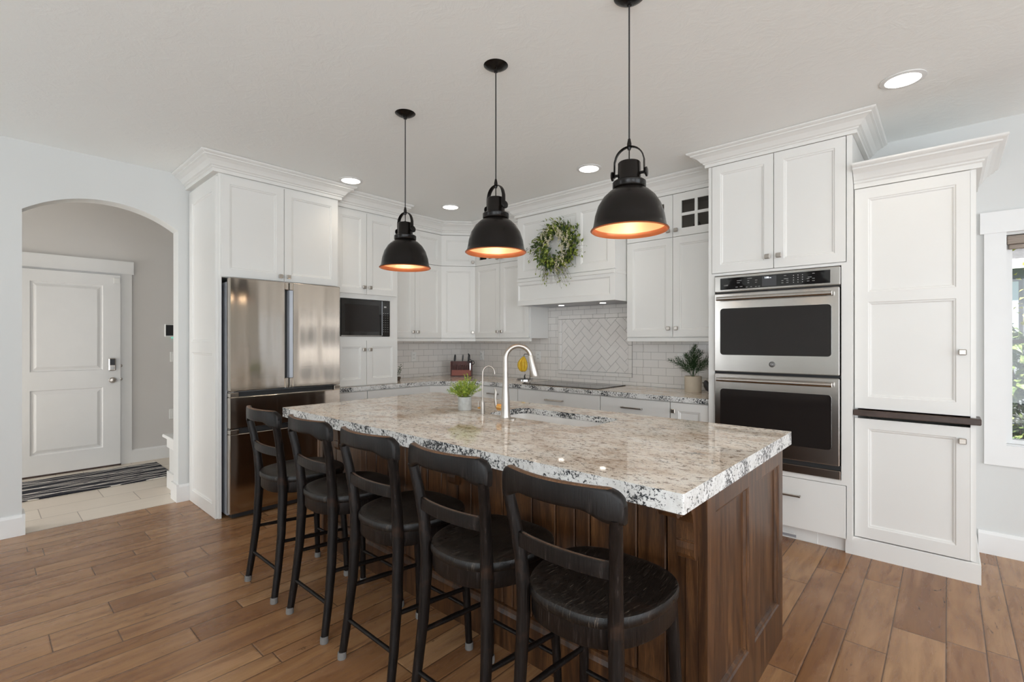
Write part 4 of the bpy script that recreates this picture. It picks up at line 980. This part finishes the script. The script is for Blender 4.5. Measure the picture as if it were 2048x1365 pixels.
# wreath on the hood
wc_ = Vector((-2.795, 3.745, 2.262))
t = T('wreath', 'round green leaf wreath with cream berries hanging on the range hood panel', 'wreath', (wc_.x, 3.78, 2.0))
rn = random.Random(21); mt, ml, md_, mf = MB(), MB(), MB(), MB()
for r_ in range(9):
    P_ = []
    ph = rn.uniform(0, 6)
    for k_ in range(41):
        a = 6.283*k_/40; rr = .165 + .03*math.sin(3*a+ph)+.01*math.sin(7*a+ph*2); P_.append(wc_+Vector((math.cos(a)*rr*1.02, .015*math.sin(5*a+ph), math.sin(a)*rr)))
    mt.tube(P_, .0025, 5, cap=False)
for i in range(60):
    a = rn.uniform(0, 6.283)
    if rn.random() < .5: a = rn.uniform(3.2, 5.2)
    p0 = wc_+Vector((math.cos(a)*.17, -.005, math.sin(a)*.17)); dr_ = Vector((math.cos(a+.7), -.1, math.sin(a+.7))); L = rn.uniform(.10, .20)
    P_ = [p0 + dr_*L*s + Vector((rn.uniform(-1,1)*.006, 0, -.06*s*s)) for s in (0, .25, .5, .75, 1)]
    for q_ in P_: q_.y = min(q_.y, 3.772)
    mt.tube(P_, [.0018, .0016, .0013, .001, .0006], 5)
    if rn.random() < .7:
        for k_ in range(2, 5): leaf(ml, P_[k_], dr_+Vector((rn.uniform(-1,1), -.3, rn.uniform(-1,1))), rn.uniform(.015, .035), .014, rn)
for i in range(1000):
    a = rn.uniform(0, 6.283); rr = rn.gauss(.158, .043); p0 = wc_+Vector((math.cos(a)*rr*1.05, rn.uniform(-.045, .012), math.sin(a)*rr))
    dd = Vector((math.cos(a+rn.uniform(-.2, 1.6)), rn.uniform(-.8, .1), math.sin(a+rn.uniform(-.2, 1.6))))
    leaf(ml if rn.random() < .55 else md_, p0, dd, rn.uniform(.035, .062), rn.uniform(.018, .030), rn)
for a, rr in ((-3.05, .30), (-3.2, .34), (3.0, .27), (.45, .28), (.5, .30), (-.35, .24), (-.45, .26)):
    p0 = wc_+Vector((math.cos(a)*rr, -.01, math.sin(a)*rr)); mt.tube([wc_+Vector((math.cos(a)*.17, -.01, math.sin(a)*.17)), p0], [.0018, .001], 5)
    for k_ in range(3): leaf(ml if k_ % 2 else md_, p0.lerp(wc_, .06*k_), Vector((rn.uniform(-1,1), -.2, rn.uniform(-1,1))), .055, .026, rn)
for i in range(46):
    a = rn.uniform(-1.6, 2.8); rr = rn.uniform(.09, .22); p0 = wc_+Vector((math.cos(a)*rr, -.045, math.sin(a)*rr)); dd = Vector((rn.uniform(-.5, .5), -.2, -1)).normalized()
    for k_ in range(20):
        c_ = p0+dd*.055*k_/20*1.1+Vector((rn.uniform(-1,1), rn.uniform(-1,1), rn.uniform(-1,1)))*.008; s2 = .0048
        mf.add([c_+Vector(v_)*s2 for v_ in ((1,0,0),(-1,0,0),(0,1,0),(0,-1,0),(0,0,1),(0,0,-1))], [(0,2,4),(2,1,4),(1,3,4),(3,0,4),(2,0,5),(1,2,5),(3,1,5),(0,3,5)])
def clampy(m_):
    m_.v = [(x, min(y, 3.779), z) for x, y, z in m_.v]; return m_
clampy(mt).build('twig_ring', M['twig'], t); clampy(ml).build('light_leaves', M['gw'], t); clampy(md_).build('dark_leaves', M['gw2'], t); clampy(mf).build('cream_berries', M['wflower'], t)

# ------------------------------------------------------------------ counter objects
kb = (-4.43, 3.985); ka = R(42)
fK = fr_diag(kb[0]-math.cos(ka)*.13, kb[1]-math.sin(ka)*.13, ka)
t = T('knife_block', 'wide reddish wooden knife block in the counter corner', 'knife block', (kb[0], kb[1], .9155))
m = MB(fK); m.box(.0, .012, -.10, .0, .9155, 1.10).box(.25, .262, -.10, .0, .9155, 1.10).box(.012, .25, -.10, -.03, .9155, 1.10).box(.012, .25, -.03, 0, .9155, .925); m.build('block', M['redwood'], t)
MB(fK).box(.013, .249, -.029, -.004, .926, .995, .002).build('front_panel', M['pinkwood'], t)
m = MB(fK)
for i in range(11): m.box(.018+i*.0205, .030+i*.0205, -.029, -.006, .9955, 1.052, .001)
m.build('slot_dividers', M['redwood'], t)
def kp(u_, w_, z): return fK((u_, w_, z))
for i, (u_, hh, wd_, lb) in enumerate(((.045, .085, .014, 'black-handled knife at the left end of the knife block'), (.142, .085, .008, 'slim black-handled knife in the middle of the knife block'), (.218, .095, .015, 'thick black-handled knife leaning at the right end of the knife block'))):
    t = T('knife', lb, 'knife', kp(u_, -.05, 1.1005), 'knives in the block')
    m = MB(); m.tube([kp(u_, -.05, 1.1005), kp(u_+.004, -.052, 1.1005+hh*.4), kp(u_+.006, -.054, 1.1005+hh*.8), kp(u_+(-.006 if i == 2 else .006), -.054, 1.1005+hh)], [wd_*.75, wd_, wd_*.8, wd_*.3], 12); m.build('handle', M['black'], t, 50)
t = T('scissors', 'black-handled scissors hanging at the right of the knife block', 'scissors', kp(.275, .0, 1.03))
m = MB(); 
for cu, cz in ((.272, 1.085), (.235, 1.105)):
    m.tube([kp(cu+.020*math.cos(R(a)), .008, cz+.022*math.sin(R(a))) for a in range(0, 361, 30)], .005, 8)
m.build('handle_loops', M['black'], t, 50); MB(fK).box(.236, .248, .002, .006, .99, 1.08).build('blades', M['chrome'], t)
# banana stand
bx_, by_ = -3.50, 4.10
t = T('banana_stand', 'black banana hook stand on a round silver-rimmed base', 'stand', (bx_, by_, .9155))
MB().lathe([(0, .9155), (.088, .9155), (.090, .922), (.086, .928), (0, .930)], (bx_, by_, 0), 36).build('stand_base', M['black'], t, 50)
MB().lathe([(.0895, .917), (.093, .917), (.093, .925), (.0895, .925)], (bx_, by_, 0), 36, close=True).build('base_rim', M['chrome'], t, 50)
hk = [Vector((bx_+.055, by_+.02, .93)), Vector((bx_+.06, by_+.02, 1.05)), Vector((bx_+.055, by_+.02, 1.16)), Vector((bx_+.03, by_+.01, 1.205)), Vector((bx_-.005, by_, 1.205)), Vector((bx_-.015, by_, 1.185))]
MB().tube(hk, .004, 10).build('hook', M['black'], t, 50)
MB().tube([Vector((bx_, by_, .93)), Vector((bx_-.006, by_, .955)), Vector((bx_+.004, by_, .98))], [.010, .008, .004], 8).build('ornament', M['black'], t, 50)
top_ = Vector((bx_-.015, by_, 1.178))
t = T('banana_bunch', 'bunch of ripe yellow bananas hanging from the hook stand', 'bananas', (top_.x, top_.y, 1.0))
for i, a in enumerate((175, 215, 255, 300, 335)):
    dr_ = jx(a, 1); pts = []; rs = []
    for k_ in range(11):
        s = k_/10; pts.append(top_ + dr_*(.055*math.sin(s*math.pi*.85)) + Vector((0, 0, -.165*s))); rs.append(.004 if k_ == 0 else (.0065 if k_ == 10 else .0185*math.sin(min(1, .25+s*1.3)*math.pi*.5)*(1-.45*max(0, s-.75)*4*.6)))
    b_ = MB().tube(pts, rs, 6).build('banana', M['banana'], t, 35); MB().tube([pts[-1], pts[-1]+Vector((0,0,-.007))], [.0055, .003], 6).build('banana_tip', M['btip'], b_)
MB().tube([top_+Vector((0,0,.004)), top_+Vector((0,0,-.022))], [.006, .012], 10).build('bunch_stem', M['btip'], t, 50)

# ------------------------------------------------------------------ pendants
def pendant(x, y, lbl, rot):
    t = T('pendant_light', lbl, 'pendant light', (x, y, H), 'pendant lights over the island')
    z = 1.797; c_ = (x, y, 0)
    prof = [(.151, z), (.156, z+.004), (.146, z+.016), (.143, z+.030), (.138, z+.062), (.125, z+.103), (.104, z+.137), (.080, z+.160), (.062, z+.170), (.058, z+.174)]
    inner = [(r_-.003, h-.0015) for r_, h in prof[1:]]
    s = MB().lathe(prof, c_, 48).build('shade', M['blackm'], t, 60)
    # keep the shade open at the bottom: drop the end caps
    bm = bmesh.new(); bm.from_mesh(s.data); bmesh.ops.delete(bm, geom=[f for f in bm.faces if len(f.verts) > 10], context='FACES_ONLY'); bm.to_mesh(s.data); bm.free()
    l = MB().lathe([(.1425, z+.020), (.1405, z+.030)] + [(r_-.003, h-.002) for r_, h in prof[4:]], c_, 48).build('shade_lining', M['lining'], t, 60)
    bm = bmesh.new(); bm.from_mesh(l.data); bmesh.ops.delete(bm, geom=[f for f in bm.faces if len(f.verts) > 10], context='FACES_ONLY'); bm.to_mesh(l.data); bm.free()
    l = MB().lathe([(.1564, z+.0030), (.1508, z-.0008), (.1490, z+.0006), (.1425, z+.0175), (.1418, z+.021)], c_, 48).build('copper_rim', M['copper'], t, 60)
    bm = bmesh.new(); bm.from_mesh(l.data); bmesh.ops.delete(bm, geom=[f for f in bm.faces if len(f.verts) > 10], context='FACES_ONLY'); bm.to_mesh(l.data); bm.free()
    MB().lathe([(0, z+.172), (.062, z+.172), (.0665, z+.176), (.0665, z+.198), (.060, z+.203), (.048, z+.205), (.046, z+.212), (.045, z+.275), (.042, z+.279), (.008, z+.283), (.006, z+.290), (0, z+.290)], c_, 40).build('socket_housing', M['blackm'], t, 50)
    ux = jx(rot, 1); P_ = [Vector((x, y, z+.225)) - ux*.061, Vector((x, y, z+.285)) - ux*.060] + arcpts((x, y, z+.285), .058, 170, 10, 14, ux) + [Vector((x, y, z+.285)) + ux*.060, Vector((x, y, z+.225)) + ux*.061]
    n_ = ux.cross(Vector((0, 0, 1)))
    y_ = MB().tube(P_, .012, 8, sq=(1.0, .25), up=n_).build('yoke', M['blackm'], t, 50)
    for sg in (-1, 1):
        q = Vector((x, y, z+.232)); MB().tube([q+ux*sg*.044, q+ux*sg*.066], .006, 12).tube([q+ux*sg*.063, q+ux*sg*.066, q+ux*sg*.072, q+ux*sg*.074], [.010, .019, .019, .013], 18).build('knob', M['blackm'], y_, 50)
    MB().tube([(x, y, z+.288), (x, y, z+.355)], .0025, 8).tube([(x, y, z+.330), (x, y, z+.340), (x, y, z+.355), (x, y, z+.375)], [.006, .009, .009, .005], 14).build('cord_grip', M['blackm'], t, 50)
    MB().tube([(x, y, z+.370), (x, y, H-.030)], .0032, 8).build('cord', M['black'], t, 50)
    cn = MB().lathe([(0, H-.034), (.010, H-.034), (.012, H-.022), (.030, H-.019), (.052, H-.008), (.062, H-.0005)], c_, 36).build('canopy', M['blackm'], t, 50)
    MB().tube([(x+.022, y-.018, H-.020), (x+.022, y-.018, H-.036)], .003, 8).build('canopy_screw', M['blackm'], cn)
    MB().lathe([(0, z+.055), (.015, z+.058), (.026, z+.072), (.030, z+.09), (.026, z+.108), (.014, z+.13), (.013, z+.160), (0, z+.160)], c_, 24).build('bulb', M['bulb'], t, 60)
    l = bpy.data.lights.new('pendant_glow', 'POINT'); l.energy = .6; l.color = (1, .80, .55); l.shadow_soft_size = .03
    lo = bpy.data.objects.new('pendant_glow', l); C.objects.link(lo); lo.location = (x, y, z+.02)
for (x, y, rot, lb) in ((-2.478, 1.77, 6.5, 'black dome pendant light with copper lining, farthest of three over the island'), (-1.705, 1.77, -6, 'black dome pendant light with copper lining, middle of three over the island'), (-.962, 1.78, 15, 'black dome pendant light with copper lining, nearest of three over the island')):
    pendant(x, y, lb, rot)
# recessed lights
for (x, y, lb) in ((-3.861, 2.19, 'round recessed ceiling light beside the refrigerator cabinet'), (-3.852, 3.318, 'round recessed ceiling light near the kitchen corner'), (-2.16, 3.33, 'round recessed ceiling light in front of the range hood'), (-.178, 3.32, 'round recessed ceiling light in front of the pantry')):
    t = T('recessed_light', lb, 'ceiling light', (x, y, H), 'recessed ceiling lights')
    MB().lathe([(.078, H-.0005), (.100, H-.0005), (.100, H-.004), (.078, H-.007)], (x, y, 0), 40, close=True).build('trim_ring', M['trimw'], t, 40)
    MB().lathe([(0, H-.0045), (.0775, H-.0045), (.0775, H-.0005), (0, H-.0005)], (x, y, 0), 40).build('lens', M['can'], t, 40)
    l = bpy.data.lights.new('recessed_glow', 'SPOT'); l.energy = 8; l.color = WARM; l.spot_size = R(120); l.spot_blend = 1; l.shadow_soft_size = .07
    lo = bpy.data.objects.new('recessed_glow', l); C.objects.link(lo); lo.location = (x, y, H-.012)

# ------------------------------------------------------------------ stools
def lerp(a, b, s): return a+(b-a)*s
def stool():
    t = T('bar_stool', 'x', 'bar stool', (0, 0, 0), 'bar stools along the island')
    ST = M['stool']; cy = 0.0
    # seat outline (y forward): wider rounded front
    def outline(k=1.0, n_=48):
        pts = []
        for i in range(n_):
            a = 2*math.pi*i/n_; ca, sa = math.cos(a), math.sin(a)
            ex = 2.7; rx = .208; ry = .208
            x = rx*abs(ca)**(2/ex)*(1 if ca > 0 else -1); y = ry*abs(sa)**(2/ex)*(1 if sa > 0 else -1)
            x *= (1 + .05*(y/ry)) if y > 0 else (1 + .15*(y/ry))
            pts.append((x*k, .225 + y*k))
        return pts
    # seat: dished top
    m = MB(); V = []; F = []; lv = [(1.0, .600), (1.01, .605), (1.012, .620), (.995, .629), (.95, .631), (.86, .627), (.7, .622), (.5, .619), (.3, .620), (.1, .622)]
    n_ = 48
    for k_, z in lv:
        for (x, y) in outline(k_): V.append((x, y, z + (.004*math.cos(x*16) if k_ < .9 else 0)))
    for i in range(len(lv)-1):
        for j in range(n_): F.append((i*n_+j, i*n_+(j+1) % n_, (i+1)*n_+(j+1) % n_, (i+1)*n_+j))
    F += [list(range(n_)), [(len(lv)-1)*n_+j for j in range(n_)]]
    m.add(V, F).build('seat', M['seat'], t, 50)
    m = MB(); V = []
    for k_, z in ((.90, .5995), (.98, .5995), (.98, .548), (.97, .543), (.90, .543)):
        V += [(x, y, z) for x, y in outline(k_)]
    F = [(i*n_+j, i*n_+(j+1) % n_, ((i+1) % 5)*n_+(j+1) % n_, ((i+1) % 5)*n_+j) for i in range(5) for j in range(n_)]
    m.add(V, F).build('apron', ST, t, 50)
    # rear legs, one sweep from foot to top rail
    for sg in (-1, 1):
        P_ = [(sg*.176, .0, .012), (sg*.170, .022, .16), (sg*.162, .042, .34), (sg*.156, .052, .54), (sg*.155, .050, .62), (sg*.160, .042, .72), (sg*.170, .027, .82), (sg*.180, .008, .914)]
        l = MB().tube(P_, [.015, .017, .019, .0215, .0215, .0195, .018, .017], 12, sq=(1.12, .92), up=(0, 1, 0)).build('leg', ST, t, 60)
        MB().lathe([(0, 0), (.0175, 0), (.0185, .006), (.0175, .028), (.0145, .030), (0, .030)], (sg*.1765, -.001, 0), 14).build('rubber_foot', plain('grey_rubber_foot', (.16, .15, .14), .8) if 'foot' not in M else M['foot'], l, 50)
    for sg in (-1, 1):
        P_ = [(sg*.178, .405, .012), (sg*.172, .398, .20), (sg*.164, .385, .40), (sg*.158, .372, .56)]
        l = MB().tube(P_, [.0145, .0165, .0185, .020], 12).build('leg', ST, t, 60)
        MB().lathe([(0, 0), (.0175, 0), (.0185, .006), (.0175, .028), (.0145, .030), (0, .030)], (sg*.178, .405, 0), 14).build('rubber_foot', M['foot'], l, 50)
    MB().tube([(-.170, .022, .160), (.170, .022, .160)], [.0085]*2, 10).build('stretcher', ST, t, 50)
    MB().tube([(-.172, .398, .185), (.172, .398, .185)], [.0085]*2, 10).build('stretcher', ST, t, 50)
    for sg in (-1, 1): MB().tube([(sg*.164, .040, .300), (sg*.167, .2, .286), (sg*.170, .392, .268)], [.0085, .011, .0085], 10).build('stretcher', ST, t, 50)
    # top rail: curved plank with rounded drops at the ends
    V = []; n_ = 56; K = 16; X = .201; rr = .046
    for i in range(n_+1):
        s = math.sin(math.pi/2*(-1+2*i/n_)); x = s*X; yb = -.038 + .056*s*s      # bowed backwards in the middle
        q = max(0, abs(x)-(X-rr))/rr; zt = .991 - .002*s*s - rr*(1-math.sqrt(max(0, 1-min(1, q)**2)))*.95
        e = min(1, max(0, (abs(x)-.095)/.080)); e = e*e*(3-2*e); zb = .926 - .026*e; zt = max(zt, zb+.022)
        th = .0105 + .0045*e
        if abs(s) > .985: th *= .75
        zc, hz_ = (zt+zb)/2, (zt-zb)/2
        for k_ in range(K):
            a = 2*math.pi*k_/K; ca, sa = math.cos(a), math.sin(a)
            V.append((x, yb + th*(abs(ca)**.4)*(1 if ca > 0 else -1), zc + hz_*(abs(sa)**.38)*(1 if sa > 0 else -1)))
    F = [(i*K+k_, i*K+(k_+1) % K, (i+1)*K+(k_+1) % K, (i+1)*K+k_) for i in range(n_) for k_ in range(K)] + [list(range(K)), [n_*K+k_ for k_ in range(K)]]
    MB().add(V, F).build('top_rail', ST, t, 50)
    V = []; n_ = 20; K = 8
    for i in range(n_+1):
        s = -1+2*i/n_; x = s*.156; yb = .012 + .020*s*s
        for (dy, dz) in ((-.008, -.021), (-.009, 0), (-.008, .021), (0, .0235), (.008, .021), (.009, 0), (.008, -.021), (0, -.0235)): V.append((x, yb+dy, .768+dz))
    F = [(i*K+k_, i*K+(k_+1) % K, (i+1)*K+(k_+1) % K, (i+1)*K+k_) for i in range(n_) for k_ in range(K)] + [list(range(K)), [n_*K+k_ for k_ in range(K)]]
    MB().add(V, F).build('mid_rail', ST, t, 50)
    return t
M['foot'] = plain('grey_rubber_foot', (.16, .15, .14), .8)
proto = stool()
def dup(root):
    r = root.copy(); C.objects.link(r)
    for ch in list(root.children):
        c_ = ch.copy(); C.objects.link(c_); c_.parent = r
        for g in ch.children: d_ = g.copy(); C.objects.link(d_); d_.parent = c_
    return r
LB = ['worn black wooden bar stool nearest the refrigerator, farthest along the island', 'worn black wooden bar stool second from the refrigerator end', 'worn black wooden bar stool in the middle of the row of five',
      'worn black wooden bar stool between the middle one and the nearest one', 'worn black wooden bar stool at the near end of the island by the corbel']
for i, (x, y, a) in enumerate(((-2.752, 1.030, 0), (-2.247, 1.045, 0), (-1.737, 1.045, 0), (-1.25, 1.045, 0), (-.785, 1.045, 0))):
    r = proto if i == 0 else dup(proto); r.location = (x, y, 0); r.rotation_euler = (0, 0, R(a)); r['label'] = LB[i]

# ------------------------------------------------------------------ outside the window
S(MB().box(-8, 14, 4.7, 22, -.35, -.30).build('ground', M['lawn']))
t = T('neighbour_house', 'pale grey neighbouring house with dark window seen through the window', 'house', (1.5, 13.5, -.3))
m = MB()
for k_ in range(16): m.prism([(12.0, -.3+k_*.18), (11.985, -.3+k_*.18), (12.0, -.12+k_*.18)], -3, 6, 0)
m.box(-3, 6, 12.0, 15, -.3, 2.6); m.build('house_wall', M['siding'], t)
MB().prism([(11.6, 2.72), (13.5, 4.0), (15.4, 2.72)], -3.3, 6.3, 0).build('roof', M['shingle'], t)
MB().box(-3.3, 6.3, 11.57, 11.6, 2.56, 2.72).box(-3.2, 6.2, 11.6, 12.0, 2.60, 2.66).build('fascia', M['trimw'], t)
w_ = MB().box(.55, .95, 11.94, 11.99, 1.2, 2.42).build('house_window', plain('dark_frame', (.03, .03, .035), .4), t)
MB().box(.60, .90, 11.925, 11.935, 1.25, 2.37).build('pane', plain('sky_pane', (.35, .42, .5), .05), w_)
MB().box(1.05, 1.25, 11.93, 11.98, -.3, 2.56).build('corner_board', M['trimw'], t)
rn = random.Random(9); ml, my = MB(), MB()
t = T('shrub', 'leafy green shrub just outside the window', 'shrub', (1.2, 7.4, -.3))
for i in range(8500):
    x = rn.uniform(.1, 3.6); hgt = 1.40+.15*math.sin(x*5); z = rn.uniform(-.28, hgt); y = 7.1 + rn.uniform(0, .5) + .12*math.sin(x*9+z*6)
    leaf(ml if rn.random() < .93 else my, Vector((x, y, z)), Vector((rn.uniform(-1, 1), rn.uniform(-1, .2), rn.uniform(-1, .6))), rn.uniform(.09, .15), rn.uniform(.05, .09), rn)
for i in range(60):
    x = rn.uniform(.38, .68); z = rn.uniform(1.3, 2.35); leaf(my, Vector((x+.3*rn.random()**2, 7.05, z)), Vector((rn.uniform(-1, 1), -.5, rn.uniform(-1, .6))), .06, .04, rn)
m = MB()
for i in range(14):
    x = .3+i*.22; m.tube([(x, 7.35, -.3), (x+.05, 7.3, .5), (x-.03, 7.25, 1.2)], [.012, .009, .005], 6)
for x in (.45, .6): m.tube([(x, 7.2, 1.0), (x+.03, 7.12, 1.7), (x-.02, 7.06, 2.3)], [.006, .004, .002], 5)
m.build('stems', M['twig'], t); ml.build('foliage', M['bushl'], t); my.build('yellow_leaves', M['bushy'], t)
